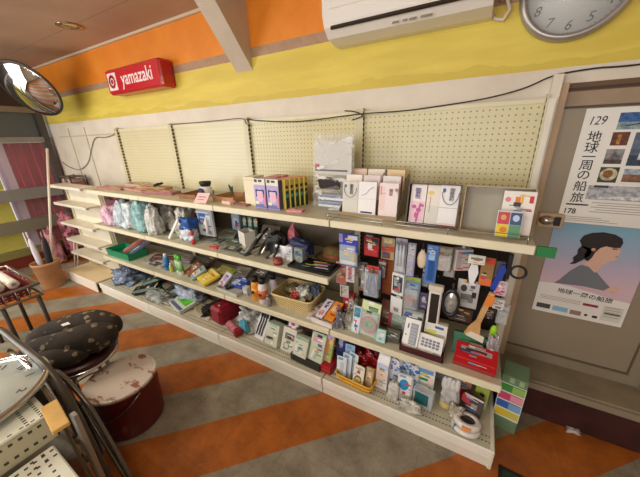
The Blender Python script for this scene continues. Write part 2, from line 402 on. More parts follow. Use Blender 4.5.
# lower white unit at far left
u = E('gondola_shelving', 'lower white shelving unit with five empty shelves at the glass front', 'shelving', (0, 0, 0))
wm2 = M((226, 216, 192), .45, 0, .1, 6)
b = B(); b.box(-4.36, -3.63, -.31, -.295, .10, 1.09, M((234, 226, 204), .45, 0, .06, 6)); b.build('back_panel', u)
for x in (-4.38, -3.655):
    b = B(); b.box(x, x + .02, -.325, -.29, 0, 1.10, cream_metal); b.build('upright', u)
for z in (1.10, .905, .675, .475, .305):
    b = B(); b.box(-4.39, -3.645, -.45, -.31, z - .014, z, wm2); sh = b.build('shelf', u)
    b = B(); b.bbox(-4.39, -3.645, -.462, -.45, z - .028, z + .002, white_metal, .003); b.build('price_rail', sh)
    b = B(); b.bbox(-3.66, -3.60, -.455, -.447, z - .02, z - .008, M((130, 112, 96), .4, .4), .002); b.build('hook_bar', sh)
b = B(); b.box(-4.36, -3.64, -.57, -.31, B0 - .02, B0, M((226, 204, 160), .5, 0, .15, 5)); s = b.build('base_shelf', u)
b = B(); b.bbox(-4.36, -3.64, -.585, -.57, .0, B0 + .003, M((236, 226, 206), .4), .004); b.build('kick_plate', s)
b = B(); b.box(-3.597, -3.585, -.30, -.20, .12, 1.05, M((176, 164, 140), .5, 0, .2, 8)); b.build('side_strip', units[0])
for x in (-4.44, -4.52):
    b = B(); b.tube([(x, -.44, .02), (x + .02, -.36, .42)], .008, M((206, 196, 180), .4), 6); b.build('thin_leg', u)

# ---------------- things fixed to the wall ----------------
# air conditioner
a = E('air_conditioner', 'white wall air conditioner above the pegboard shelving', 'air conditioner', (-.67, .04, 1.992))
acw = M((240, 234, 224), .4, 0, .04, 3); acs = M((206, 192, 170), .45)
prof = [(0, .0), (-.06, -.002), (-.15, .012), (-.195, .05), (-.215, .10), (-.215, .25), (-.20, .285), (-.17, .295), (0, .295)]
b = B(); vs = [(-.385, y, z) for y, z in prof] + [(.385, y, z) for y, z in prof]; n = len(prof)
b.add(vs, [tuple(range(n)), tuple(range(2 * n - 1, n - 1, -1))] + [(k, k + n, (k + 1) % n + n, (k + 1) % n) for k in range(n)], acw); b.build('body', a)
b = B(); b.bbox(-.345, .315, -.221, -.213, .118, .255, acw, .004); b.build('front_panel', a)
fl = Matrix.Translation((0, -.196, .046)) @ Matrix.Rotation(-.46, 4, 'X')
b = B(); b.box(-.345, .315, -.006, .004, -.006, .060, M((46, 34, 26), .6), fl); b.build('air_outlet', a)
b = B(); b.bbox(-.343, .313, -.016, -.005, .012, .068, acw, .004, fl); b.build('louver_flap', a)
b = B(); om = Matrix.Translation((0, -.1715, .020)) @ Matrix.Rotation(-.68, 4, 'X')
for x, w in ((-.03, .03), (.02, .02), (.05, .03), (.10, .05)): b.box(x, x + w, -.0012, .001, -.006, .006, M((150, 138, 122), .5), om)
b.build('label_strip', a)
b = B(); b.tube([(.40, -.03, .32), (.40, -.03, .12), (.425, -.03, .08), (.45, -.03, .02), (.43, -.02, -.012), (.40, -.015, .0), (.37, -.01, .03)], .008, M((222, 208, 186), .5), 8)
b.tube([(.425, -.03, .33), (.425, -.03, .10), (.41, -.03, .06)], .012, M((190, 170, 140), .5), 8); b.build('pipe', a)

# wall clock
c = E('wall_clock', 'round silver-rimmed wall clock above the steel door', 'clock', (.004, .04, 2.053))
c.scale = (.95, 1, .95)
RX = Matrix.Rotation(PI / 2, 4, 'X')
b = B(); b.lathe([(.196, 0), (.204, .012), (.204, .030), (.196, .042), (.184, .046), (.176, .038), (.174, .018)], M((176, 170, 164), .35, .6), 56, RX, ring=True); b.build('rim', c)
b = B(); b.lathe([(0, .004), (.178, .004), (.178, .018), (0, .018)], M((206, 206, 200), .35, 0, .0), 56, RX); fc = b.build('dial', c)
tk = M((60, 58, 56), .5)
for h in range(12):
    an = PI / 2 - 2 * PI * (h + 1) / 12
    text('numeral', str(h + 1), .052, tk, fc, (.141 * math.cos(an) - .006, -.0185, .141 * math.sin(an) - .002), shear=.25)
b = B()
for k in range(60):
    an = 2 * PI * k / 60; r1 = .174; r0 = .168 if k % 5 == 0 else .171
    mx = Matrix.Rotation(-an, 4, 'Y')
    b.box(-.0012, .0012, -.0195, -.018, r0, r1, tk, mx)
b.build('minute_track', fc)
b = B(); b.prism([(-.004, -.02), (.004, -.02), (.002, .10), (-.002, .10)], -.022, -.020, tk, Matrix.Rotation(.9, 4, 'Y')); b.build('hour_hand', c)
b = B(); b.prism([(-.003, -.02), (.003, -.02), (.0015, .145), (-.0015, .145)], -.025, -.023, tk, Matrix.Rotation(-.6, 4, 'Y')); b.build('minute_hand', c)
b = B(); b.lathe([(0, .032), (.176, .032), (.176, .034), (0, .034)], M((240, 245, 248), .04, alpha=.12), 48, RX); b.build('glass', c)

# red shop sign
s = E('shop_sign', 'red lightbox sign reading yamazaki, high on the orange wall', 'sign', (-2.98, .04, 1.935))
sr = M((186, 22, 34), .3, coat=.3)
b = B(); b.bbox(-.405, .405, -.13, 0, 0, .205, sr, .015); b.build('case', s)
b = B(); b.bbox(-.395, .395, -.134, -.126, .012, .193, M((200, 26, 38), .25, coat=.4), .003); b.build('face', s)
b = B(); b.bbox(-.372, -.235, -.137, -.133, .032, .172, M((238, 226, 222), .4), .012); em = b.build('emblem', s)
b = B()
for k in range(12):
    an = 2 * PI * k / 12; b.disc(-.3035 + .045 * math.cos(an), .102 + .045 * math.sin(an), .0125, -.1385, -.137, sr, 10)
b.lathe([(.030, 0), (.046, 0), (.046, .0015), (.030, .0015)], sr, 28, ring=True, mx=Matrix.Translation((-.3035, -.137, .102)) @ RX)
b.disc(-.3035, .102, .020, -.1385, -.137, sr, 16); b.build('flower_mark', em)
text('lettering', 'yamazaki', .15, M((240, 228, 226), .4), s, (.075, -.1345, .108), sx=.86, bold=.0016)

# convex mirror
mn = Vector((.344, -.765, -.544)).normalized()
q = mn.to_track_quat('Z', 'Y')
m_ = bpy.data.objects.new('convex_mirror', None); COL.objects.link(m_); m_.location = (-4.27, -.37, 2.035); m_.rotation_euler = q.to_euler()
tag(m_, 'round convex safety mirror in the upper left ceiling corner', 'mirror')
b = B(); R0 = .262; cv = .075
pf = [(R0 * math.sin(t * .1 * 1.0) / math.sin(1.0), 0) for t in range(11)]
pr = [(R0 * k / 14, cv * (1 - (k / 14) ** 2)) for k in range(15)]
b.lathe(pr, M((205, 205, 205), .03, 1.0), 48); b.build('mirror_face', m_)
b = B(); b.lathe([(R0 - .006, .006), (R0 + .008, .006), (R0 + .010, -.006), (R0 + .002, -.014), (R0 - .006, -.012)], M((60, 52, 46), .4), 48, ring=True); b.build('rim', m_)
b = B(); b.lathe([(R0, -.01), (R0 * .9, -.035), (R0 * .4, -.05), (0, -.052)], M((48, 36, 30), .6), 40)
b.build('back_shell', m_)
b = B(); iv = (Matrix.Translation(m_.location) @ q.to_matrix().to_4x4()).inverted()
b.tube([Vector((0, 0, -.05)), iv @ Vector((-5.35, .03, 2.19))], .012, dark, 8); b.build('arm', m_)

# recessed ceiling light
for x, y, lab in ((-3.25, -.33, 'unlit recessed chrome ceiling light nearest the orange wall'), (-4.45, -.62, 'unlit recessed ceiling light in the dark left corner above the mirror')):
    l = E('ceiling_light', lab, 'ceiling light', (x, y, 2.4))
    b = B(); b.lathe([(.085, 0), (.09, -.006), (.066, -.008), (.055, -.002)], M((170, 150, 130), .25, .9), 28, ring=True); b.build('trim_ring', l)
    b = B(); b.lathe([(.056, -.001), (.045, -.004), (0, -.006)], M((214, 200, 186), .15, .8), 24); b.build('reflector', l)
# fluorescent fixtures (out of the frame, they light the room)
for x, y, lab in ((-1.2, -1.75, 'long white fluorescent fixture on the ceiling near the camera'), (-3.2, -2.0, 'long white fluorescent fixture on the ceiling towards the glass front')):
    l = E('fluorescent_fixture', lab, 'ceiling light', (x, y, 2.4))
    b = B(); b.bbox(-.62, .62, -.075, .075, -.05, 0, white_metal, .006); b.build('housing', l)
    for dy in (-.04, .04):
        b = B(); b.tube([(-.59, dy, -.068), (.59, dy, -.068)], .014, M((255, 244, 222), .4, emit=6), 10); b.build('tube', l)

# cable along the wall
cb = M((42, 36, 32), .5)
def smooth(pts, n=6):
    out = []; P_ = [Vector(p) for p in pts]
    for i in range(len(P_) - 1):
        a, b_, c_, d_ = P_[max(i - 1, 0)], P_[i], P_[i + 1], P_[min(i + 2, len(P_) - 1)]
        for k in range(n):
            t = k / n; out.append(.5 * ((2 * b_) + (c_ - a) * t + (2 * a - 5 * b_ + 4 * c_ - d_) * t * t + (3 * b_ - a - 3 * c_ + d_) * t ** 3))
    return out + [P_[-1]]
b = B(); b.tube(smooth([(.60, .03, 1.755), (.251, .03, 1.745), (.134, .03, 1.748), (.03, .03, 1.742), (-.03, .02, 1.728), (-.12, -.005, 1.69), (-.275, -.012, 1.660), (-.51, -.012, 1.640), (-.67, -.012, 1.632), (-.905, -.026, 1.630), (-1.33, -.012, 1.612), (-1.66, -.012, 1.632), (-1.79, -.024, 1.650)]), .0034, cb, 6)
b.tube(smooth([(-1.0, -.012, 1.655), (-.93, -.03, 1.645), (-.88, -.03, 1.62), (-.95, -.02, 1.60)]), .0035, cb, 6)
tag(b.build('cable'), 'dark cable sagging across the tops of the pegboards and over the door', 'cable')
b = B(); b.tube(smooth([(-3.60, -.022, 1.64), (-3.72, .02, 1.60), (-3.93, .03, 1.575), (-4.17, .03, 1.57), (-4.34, .03, 1.44), (-4.52, .03, 1.29), (-4.80, .03, 1.20), (-5.08, .03, 1.23), (-5.25, .03, 1.29)]), .004, M((96, 84, 76), .5), 6)
tag(b.build('cable'), 'thin grey cable drooping on the bare wall at far left', 'cable')
b = B(); b.tube(smooth([(-2.70, -.022, 1.655), (-2.4, -.008, 1.652), (-2.1, -.008, 1.655), (-1.83, -.022, 1.655), (-1.79, -.026, 1.62), (-1.74, -.02, 1.60)]), .003, M((90, 78, 66), .5), 6)
tag(b.build('cable'), 'short thin cable along the top rail of the middle pegboards', 'cable')

# ---------------- posters on the door ----------------
ink = M((44, 42, 42), .7); Y0 = .0335
def rect(b, x0, x1, z0, z1, m, y=-.0012, sl=0): b.prism([(x0, z0), (x1, z0), (x1 + sl, z1), (x0 + sl, z1)], y, y + .0004, m)
p = E('poster', 'upper travel poster on the steel door, small photos and vertical Japanese title', 'poster', (.138, .046, 1.079))
b = B(); b.box(0, .366, -.001, 0, 0, .515, M((232, 230, 222), .45)); b.build('sheet', p)
b = B()
rect(b, .115, .36, .425, .492, M((58, 104, 168), .5, 0, .5, 55)); rect(b, .115, .36, .425, .455, M((150, 172, 180), .5, 0, .5, 55), -.0014)
b.tube([(.14, -.0016, .44), (.19, -.0016, .448), (.24, -.0016, .436), (.30, -.0016, .446)], .003, M((70, 90, 96), .5, 0, .5, 55), 5)
rect(b, .110, .165, .36, .415, M((110, 60, 34), .5, 0, .5, 55)); rect(b, .128, .140, .365, .405, M((196, 132, 60), .5, 0, .5, 55), -.0016)
rect(b, .182, .36, .275, .412, M((96, 112, 134), .5, 0, .5, 55)); rect(b, .182, .36, .275, .320, M((52, 66, 84), .5, 0, .5, 55), -.0015); rect(b, .212, .226, .300, .328, M((220, 224, 226), .5, 0, .5, 55), -.0017)
rect(b, .106, .165, .282, .345, M((150, 146, 148), .5, 0, .5, 55)); rect(b, .106, .165, .282, .300, M((84, 74, 70), .5, 0, .5, 55), -.0015)
b.prism([(.115, .300), (.135, .334), (.16, .300)], -.0017, -.0013, M((118, 112, 116), .5, 0, .5, 55))
rect(b, .104, .168, .200, .268, M((70, 64, 44), .5, 0, .5, 55)); b.disc(.136, .236, .028, -.0016, -.0012, M((206, 200, 170), .5, 0, .5, 55), 18, 1.05); b.disc(.134, .238, .017, -.0019, -.0015, M((150, 100, 50), .5, 0, .5, 55), 14, 1.05)
rect(b, .184, .36, .205, .262, M((146, 104, 84), .5, 0, .5, 55)); rect(b, .184, .36, .238, .262, M((176, 190, 206), .5, 0, .5, 55), -.0015)
rect(b, .082, .36, .120, .185, M((186, 190, 194), .5, 0, .5, 55)); b.prism([(.085, .125), (.16, .135), (.36, .150), (.36, .125)], -.0017, -.0013, M((230, 232, 232), .5, 0, .5, 55)); rect(b, .100, .150, .176, .186, M((56, 62, 70), .5, 0, .5, 55), -.0018)
for r_ in range(5): rect(b, .11 + .02 * (r_ % 2), .34 - .03 * (r_ % 3), .104 - r_ * .011, .107 - r_ * .011, M((150, 146, 142), .6))
for r_ in range(3): rect(b, .018, .16 + .03 * r_, .030 - r_ * .009, .0325 - r_ * .009, M((150, 146, 142), .6))
rect(b, .018, .10, .088, .095, ink, -.0016); rect(b, .30, .33, .048, .066, ink)
b.build('photo_prints', p)
for ch, z_ in zip('地球一周の船旅', (.395, .349, .309, .272, .228, .176, .122)): text('lettering', ch, .050, ink, p, (.052, -.0012, z_), bold=.0003)
text('lettering', '129', .050, ink, p, (.046, -.0012, .463), shear=.2, sx=.8)
text('lettering', '178', .036, ink, p, (.038, -.0012, .057), sx=.9, bold=.0006)

p = E('poster', 'lower travel poster on the steel door, woman in profile under pastel sky', 'poster', (.134, .046, .563))
b = B(); b.box(0, .366, -.001, 0, 0, .514, M((226, 222, 214), .45)); b.build('sheet', p)
sky = NT('printed_sky')                                     # the poster's own printed sky
g_ = sky.mix(sky.ramp(sky.z, .20, .34), L((206, 176, 184)), L((172, 168, 190))); g_ = sky.mix(sky.ramp(sky.z, .32, .50), g_, L((122, 168, 190)))
sky.color(g_); sky.b.inputs['Roughness'].default_value = .45
b = B(); b.prism([(0, .175), (.06, .182), (.14, .176), (.24, .158), (.30, .146), (.366, .140), (.366, .514), (0, .514)], -.0014, -.001, sky.m); b.build('sky_print', p)
skin = M((214, 172, 150), .6); hair = M((30, 22, 22), .5); cloth = M((112, 116, 122), .7)
b = B()
b.prism([(.062, .182), (.080, .205), (.110, .262), (.140, .300), (.165, .312), (.200, .290), (.235, .250), (.262, .222), (.290, .195), (.296, .182), (.18, .190)], -.0022, -.0014, cloth)
b.prism([(.160, .400), (.163, .330), (.152, .305), (.175, .300), (.205, .272), (.216, .300), (.222, .322), (.240, .330)], -.0024, -.0018, skin)
b.prism([(.160, .360), (.160, .440), (.200, .455), (.252, .452), (.258, .430), (.260, .412), (.272, .392), (.264, .386), (.267, .376), (.263, .368), (.260, .352), (.246, .342), (.215, .336), (.185, .340)], -.0026, -.002, skin)
b.prism([(.256, .374), (.265, .372), (.257, .367)], -.0034, -.0026, M((180, 96, 90), .5)); b.prism([(.236, .409), (.254, .411), (.254, .406), (.238, .404)], -.0034, -.0026, hair)
b.prism([(.255, .182), (.275, .208), (.300, .220), (.312, .210), (.306, .186)], -.0026, -.0018, skin)
b.build('figure_print', p)
b = B()
b.prism([(.150, .385), (.128, .400), (.112, .430), (.122, .458), (.150, .476), (.190, .484), (.230, .478), (.258, .462), (.266, .440), (.262, .416), (.242, .412), (.212, .416), (.194, .404), (.182, .380), (.176, .350), (.166, .328), (.152, .335), (.146, .360)], -.0032, -.0026, hair)
b.prism([(.150, .400), (.170, .395), (.166, .360), (.152, .340), (.140, .325), (.122, .306), (.100, .300), (.112, .318), (.106, .338), (.118, .358), (.116, .385), (.126, .405)], -.0032, -.0026, hair)
b.lathe([(0, 0), (.009, 0), (.009, .0008), (0, .0008)], M((200, 150, 130), .6), 12, Matrix.Translation((.172, -.0034, .392)) @ RX)
b.build('hair_print', p)
b = B()
rect(b, .015, .075, .022, .050, M((70, 66, 68), .5)); rect(b, .085, .15, .020, .048, M((130, 180, 206), .5)); rect(b, .16, .205, .018, .044, M((150, 116, 108), .5))
rect(b, .20, .26, .083, .097, M((140, 40, 62), .5)); rect(b, .28, .355, .02, .105, M((206, 204, 190), .5)); rect(b, .288, .35, .06, .066, ink, -.0018); b.disc(.225, .03, .007, -.0016, -.0012, ink, 10); rect(b, .25, .27, .022, .036, ink)
for r_ in range(3): rect(b, .02, .19 + .0, .100 - r_ * .009, .1025 - r_ * .009, M((160, 140, 140), .6))
for r_ in range(5): rect(b, .288, .345, .095 - r_ * .013, .0975 - r_ * .013, M((130, 128, 120), .6), -.0018)
b.build('small_prints', p)
text('lettering', '地球一周の船旅', .030, ink, p, (.195, -.0012, .138), sx=1.05, bold=.0003, rot=(PI / 2, .05, 0))

# ---------------- goods ----------------
def span(xc, w, y, d):
    """front-left corner and width of a thing of depth d"""
    k = abs(xc + .237) / (y + 1.705)
    ww = max(w - k * d, min(w, .035)); return xc - w / 2 + ww / 2, ww
def busy(name, b, w, h, yf, base):
    """small unreadable printed marks like those on the packs"""
    if any(k in name for k in ('envelope', 'price_card', 'paper_carton', 'stick', 'board', 'paper_packet', 'tray', 'glove', 'wire_pack', 'calc', 'mask', 'black_box', 'square')): return
    R_ = random.Random(int(w * 9173 + h * 7919) + len(b.v)); pal = [(236, 234, 228), (52, 50, 56), (206, 60, 56), (60, 96, 160), (226, 196, 90), (110, 150, 110), (150, 140, 132), (190, 186, 180)]
    for k in range(R_.randint(6, 10)):
        c = M(R_.choice(pal), .5); lw = R_.uniform(.12, .45) * w; lh = R_.choice((.02, .03, .05, .09)) * h; cx = R_.uniform(-.42, .42 - lw / w) * w; cz_ = R_.uniform(.05, .9) * h
        b.prism([(cx, cz_), (cx + lw, cz_), (cx + lw, cz_ + lh), (cx, cz_ + lh)], yf - .0001 * k, yf + .002, c)
def deco(b, decos, w, h, yf, layers=True):
    for i, dd in enumerate(decos):
        cx, cz, dw, dh, m = dd[:5]; y = yf - .0006 - .0003 * i
        if len(dd) > 5 and dd[5] == 'o': b.disc((cx - .5) * w, cz * h, dh * h / 2, y, yf, m, 18, dw * w / (dh * h))
        elif len(dd) > 5 and dd[5] == 'r': b.lathe([(dh * h * .36, 0), (dh * h * .5, 0), (dh * h * .5, .001), (dh * h * .36, .001)], m, 24, ring=True, mx=Matrix.Translation(((cx - .5) * w, y, cz * h)) @ Matrix.Rotation(PI / 2, 4, 'X'))
        else:
            sl = dd[5] if len(dd) > 5 else 0; a0, a1 = (cx - .5 - dw / 2) * w, (cx - .5 + dw / 2) * w; z0, z1 = (cz - dh / 2) * h, (cz + dh / 2) * h
            b.prism([(a0, z0), (a1, z0), (a1 + sl * w, z1), (a0 + sl * w, z1)], y, yf, m)
def pk(name, label, cat, x, y, z, w, h, t, base, decos=(), a=0, rz=0, txt=(), group=None, side=None, r=.0015, extra=None):
    b = B(); b.bbox(-w / 2, w / 2, 0, t, 0, h, base, r); deco(b, decos, w, h, 0); busy(name, b, w, h, -.0007 - .0003 * len(decos), base)
    if side: b.box(w / 2 - .001, w / 2 + .0006, t * .06, t * .94, h * .04, h * .96, side)
    o = b.build(name, None, (x, y, z + t * math.sin(a)), (-a, 0, rz)); tag(o, label, cat, group)
    for s_, cx, cz, sz, m in txt: text('lettering', s_, sz, m, o, ((cx - .5) * w, -.0014 - .0003 * len(decos), cz * h), sx=.9, bold=sz * .006, line=.85)
    return o
hooks = []
def hang(name, label, cat, x, z, w, h, base, decos=(), head=None, blister=None, inner=None, y=-.25, rz=0, txt=(), t=.006, side=None, ih=.62, a=.0, group=None):
    """pack hanging from a peg hook: card, header strip, clear blister with its content"""
    b = B(); b.bbox(-w / 2, w / 2, 0, t, 0, h, base, .0015); deco(b, decos, w, h, 0); busy(name, b, w, h, -.0007 - .0003 * len(decos), base)
    if head: b.box(-w / 2 - .0005, w / 2 + .0005, -.0008, t + .0008, h * .84, h, head)
    o = b.build(name, None, (x, y, z), (a, 0, rz)); tag(o, label, cat, group)
    if inner:
        b = B(); inner(b, w, h); b.build('content', o)
    if blister:
        b = B(); b.bbox(-w * .42, w * .42, -blister, -.001, h * .06, h * ih + .06 * h, clear, .005); b.build('blister', o)
    for s_, cx, cz, sz, m in txt: text('lettering', s_, sz, m, o, ((cx - .5) * w, -.0016 - .0003 * len(decos), cz * h), sx=.9)
    if y > -.34: hooks.append((x, z + h - .012, y - .03 + .0))
    return o
def bag(name, label, cat, x, y, z, w, d, h, m, seed, crump=.14, rz=0, rot=None, top=.8, e=.6, group=None, kids=()):
    if any(k in name for k in ('plastic_bag', 'wrapped_item', 'wrapped_tool', 'crumpled_bag', 'clear_pack', 'wrapped_piece')):
        c = m.node_tree.nodes['Principled BSDF'].inputs['Base Color'].default_value
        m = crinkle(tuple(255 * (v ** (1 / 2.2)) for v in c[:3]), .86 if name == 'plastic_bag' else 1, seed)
    b = B(); b.pillow(w, d, h, m, seed, crump, 40, 28, e, None, top)
    o = b.build(name, None, (x, y, z), rot or (0, 0, rz)); tag(o, label, cat, group)
    for nm, bb in kids: bb.build(nm, o)
    return o
def tray(name, label, cat, x, y, z, w, d, h, m, rz=0, th=.003, flare=.0, group=None):
    b = B(); fl = flare
    b.box(-w / 2, w / 2, -d / 2, d / 2, 0, th, m)
    o_ = [(-w / 2, -d / 2), (w / 2, -d / 2), (w / 2, d / 2), (-w / 2, d / 2)]; q_ = [(px * (1 + fl), py * (1 + fl)) for px, py in o_]
    for k in range(4):
        (x0, y0), (x1, y1) = o_[k], o_[(k + 1) % 4]; (X0, Y0_), (X1, Y1) = q_[k], q_[(k + 1) % 4]
        nx, ny = (y1 - y0), -(x1 - x0); l = math.hypot(nx, ny); nx, ny = -nx / l * th, -ny / l * th
        b.add([(x0, y0, 0), (x1, y1, 0), (X1, Y1, h), (X0, Y0_, h), (x0 + nx, y0 + ny, 0), (x1 + nx, y1 + ny, 0), (X1 + nx, Y1 + ny, h), (X0 + nx, Y0_ + ny, h)],
              [(0, 1, 2, 3), (4, 7, 6, 5), (3, 2, 6, 7), (0, 3, 7, 4), (1, 5, 6, 2), (0, 4, 5, 1)], m)
    o = b.build(name, None, (x, y, z), (0, 0, rz)); return tag(o, label, cat, group)

# === top shelf ===
dull_pink = M((186, 128, 112), .6, 0, .3, 20); sal = M((200, 150, 130), .6, 0, .25, 25); mau = M((170, 110, 108), .6, 0, .25, 25); tan = M((196, 160, 96), .6, 0, .2, 20)
G = 'flat pink packs lying on the left end of the top shelf'
for i, (x, y, z, w, rz, m, lb) in enumerate(((-3.38, -.33, T1, .40, .06, dull_pink, 'faded pink flat stationery pack at the far left end of the top shelf'),
        (-3.02, -.30, T1, .36, -.08, sal, 'salmon flat pack under the yellow one on the top shelf'),
        (-2.62, -.31, T1, .34, .14, mau, 'mauve flat pack lying right of the black scissors'),
        (-2.90, -.20, T1, .34, .22, tan, 'yellowish flat pack beneath the black scissors'),
        (-3.26, -.17, T1, .36, -.12, M((206, 178, 160), .6), 'pale flat pack at the back of the top shelf left end'))):
    pk('stationery_pack', lb, 'pack', x, y, z, w, .10, .016 + .004 * i, m, [(.5, .7, .9, .08, sal), (.25, .35, .3, .25, dull_pink), (.7, .3, .3, .2, M((214, 186, 150), .6))], a=PI / 2, rz=rz, group=G)
o = E('scissors', 'black-handled scissors lying on the flat packs of the top shelf', 'scissors', (-2.86, -.17, T1 + .034), (0, -.35, .1))
for s_ in (-1, 1):
    b = B(); b.tube([(.05 + .032 * math.cos(t), .018 * s_ + .014 * math.sin(t), .004) for t in [2 * PI * k / 14 for k in range(14)]], .0075, black, 7, closed=True)
    b.build('handle', o)
    b = B(); b.prism([(-.13, 0), (.02, .008), (.02, -.004)], -.001 + .003 * s_, .001 + .003 * s_, chrome, Matrix.Rotation(PI / 2, 4, 'X')); b.build('blade', o)
# two open cardboard trays
kraft = M((156, 112, 74), .75, 0, .2, 12); kraft2 = M((178, 134, 90), .75, 0, .2, 12)
tray('cardboard_tray', 'brown open cardboard tray under the black and white cap toy', 'tray', -2.20, -.235, T1, .16, .20, .035, kraft, .15, .004, .06)
tray('cardboard_tray', 'brown cardboard tray holding dark feather picks, right of the pink card', 'tray', -1.82, -.22, T1, .22, .18, .038, kraft2, -.05, .004, .05)
b = B(); b.bbox(-.02, .07, -.05, .0, 0, .012, kraft, .002); b.bbox(.0, .09, -.04, .02, .012, .028, M((190, 90, 60), .6), .002)
o = E('toy_cap', 'small white cap with black crown standing in the left cardboard tray', 'cap', (-2.15, -.18, T1 + .004))
b = B(); b.lathe([(.045, 0), (.048, .03), (.044, .06), (.036, .075)], M((226, 222, 220), .5), 24); b.build('band', o)
b = B(); b.lathe([(.036, .072), (.048, .10), (.044, .112), (0, .116)], black, 24); b.build('crown', o)
b = B(); b.lathe([(.03, 0), (.03, .010), (0, .012)], M((50, 46, 90), .5), 18, MX((.0, -.048, .04), (PI / 2, 0, 0), (1, .8, 1))); b.build('badge', o)
pk('price_card', 'tilted pale pink handwritten card hanging over the front of the top shelf', 'card', -1.945, YT - .002, T1 + .004, .115, .085, .002, M((236, 196, 190), .6),
   [(.5, .6, .6, .08, M((150, 80, 100), .6)), (.45, .35, .5, .06, M((170, 110, 120), .6))], a=.75, rz=.1)
for i, (x, y, an) in enumerate(((-1.86, -.2, .3), (-1.80, -.22, -.4), (-1.76, -.18, .6))):
    o = E('feather_pick', ('dark green feather pick leaning left in the right cardboard tray', 'short dark feather pick in the middle of the right cardboard tray', 'tallest dark feather pick leaning right in the cardboard tray')[i], 'decoration', (x, y, T1 + .006), (0, an, 0))
    b = B(); b.tube([(0, 0, 0), (0, 0, .07 + .02 * i)], .0015, brown, 6); b.build('stem', o)
    b = B(); b.prism([(0, .03), (.014, .045), (.010, .085 + .02 * i), (0, .10 + .02 * i), (-.010, .08 + .02 * i), (-.012, .045)], -.0012, .0012, M((50, 56, 36), .8)); b.build('vane', o)
pk('soft_pack', 'pale pink wrapped pack in front of the right cardboard tray', 'pack', -1.745, -.36, T1, .09, .05, .022, M((232, 186, 174), .5), [(.5, .5, .5, .5, M((238, 214, 206), .5))], a=PI / 2, rz=-.1)
pk('flat_pack', 'maroon flat pack beside the right cardboard tray', 'pack', -1.63, -.345, T1, .14, .08, .012, M((150, 96, 78), .6), [(.5, .5, .7, .3, M((180, 130, 100), .6))], a=PI / 2, rz=-.15)
# cream box and mask boxes
pk('paper_carton', 'plain cream carton at the left of the mask boxes', 'box', -1.555, -.315, T1, .085, .19, .12, M((232, 222, 190), .55), [(.5, .9, .9, .02, M((200, 190, 160), .6))], rz=.12)
mkp = M((178, 160, 206), .5); face = M((240, 176, 190), .5); navy = M((36, 42, 92), .5)
G = 'purple mask boxes lined up on the top shelf'
for i, x in enumerate((-1.432, -1.330)):
    pk('mask_box', ('purple mask box with pink face print, beside the cream carton', 'purple mask box with pink face print, in front of the yellow boxes')[i], 'box', x, -.355, T1, .096, .19, .034, mkp,
       [(.5, .90, 1, .2, M((222, 218, 190), .5)), (.22, .93, .24, .09, navy), (.6, .93, .3, .07, navy), (.5, .45, .62, .46, M((206, 196, 232), .5), 'o'), (.52, .42, .46, .32, face, 'o'), (.5, .62, .7, .05, navy), (.82, .5, .1, .24, navy), (.2, .5, .08, .2, navy), (.5, .1, .9, .12, M((108, 110, 170), .5)), (.25, .2, .3, .1, M((226, 222, 180), .5)), (.9, .3, .12, .4, pink)],
       rz=-.04, side=M((70, 62, 96), .5), group=G)
ybx = M((212, 190, 88), .5); dkg = M((24, 66, 60), .5)
G = 'yellow and green mask boxes standing behind the purple ones'
for i in range(5):
    b = B(); w, h, t = .095, .185, .032
    b.bbox(-w / 2, w / 2, 0, t, 0, h, ybx, .001)
    b.box(w / 2, w / 2 + .0006, .002, t - .002, .004, h * .62, dkg); b.lathe([(0, 0), (.013, 0), (.013, .001), (0, .001)], M((70, 170, 150), .5), 16, MX((w / 2, t / 2, h * .45), (0, PI / 2, 0)))
    b.box(w / 2, w / 2 + .0007, .004, t - .006, h * .70, h * .80, black)
    b.box(-w / 2 + .004, w / 2 - .004, .003, t - .003, h, h + .0006, M((222, 120, 60), .5) if i % 2 == 0 else M((226, 140, 150), .5))
    o = b.build('mask_box', None, (-1.308 + .012 * i, -.312 + .037 * i, T1), (0, 0, -.10)); tag(o, 'yellow box with dark green side, ' + ('first', 'second', 'third', 'fourth', 'fifth')[i] + ' in the row behind the purple mask boxes', 'box', G)
for i, (x, y) in enumerate(((-1.44, -.30), (-1.44, -.22), (-1.44, -.14))):
    pk('mask_box', ('yellow and orange topped box right behind the left purple mask box', 'pink topped box in the middle of the row behind the cream carton', 'pink topped box at the rear near the pegboard post')[i], 'box', x, y, T1, .095, .185, .05, (ybx, M((206, 140, 150), .5), M((210, 150, 140), .5))[i], [], group='mask boxes in the left rear row', rz=-.06)
pk('flat_pack', 'small pink flat pack lying beside the clear hanging bag', 'pack', -1.175, -.36, T1, .10, .06, .014, M((222, 150, 150), .6), [(.4, .5, .3, .6, M((236, 200, 196), .6))], a=PI / 2, rz=.2)
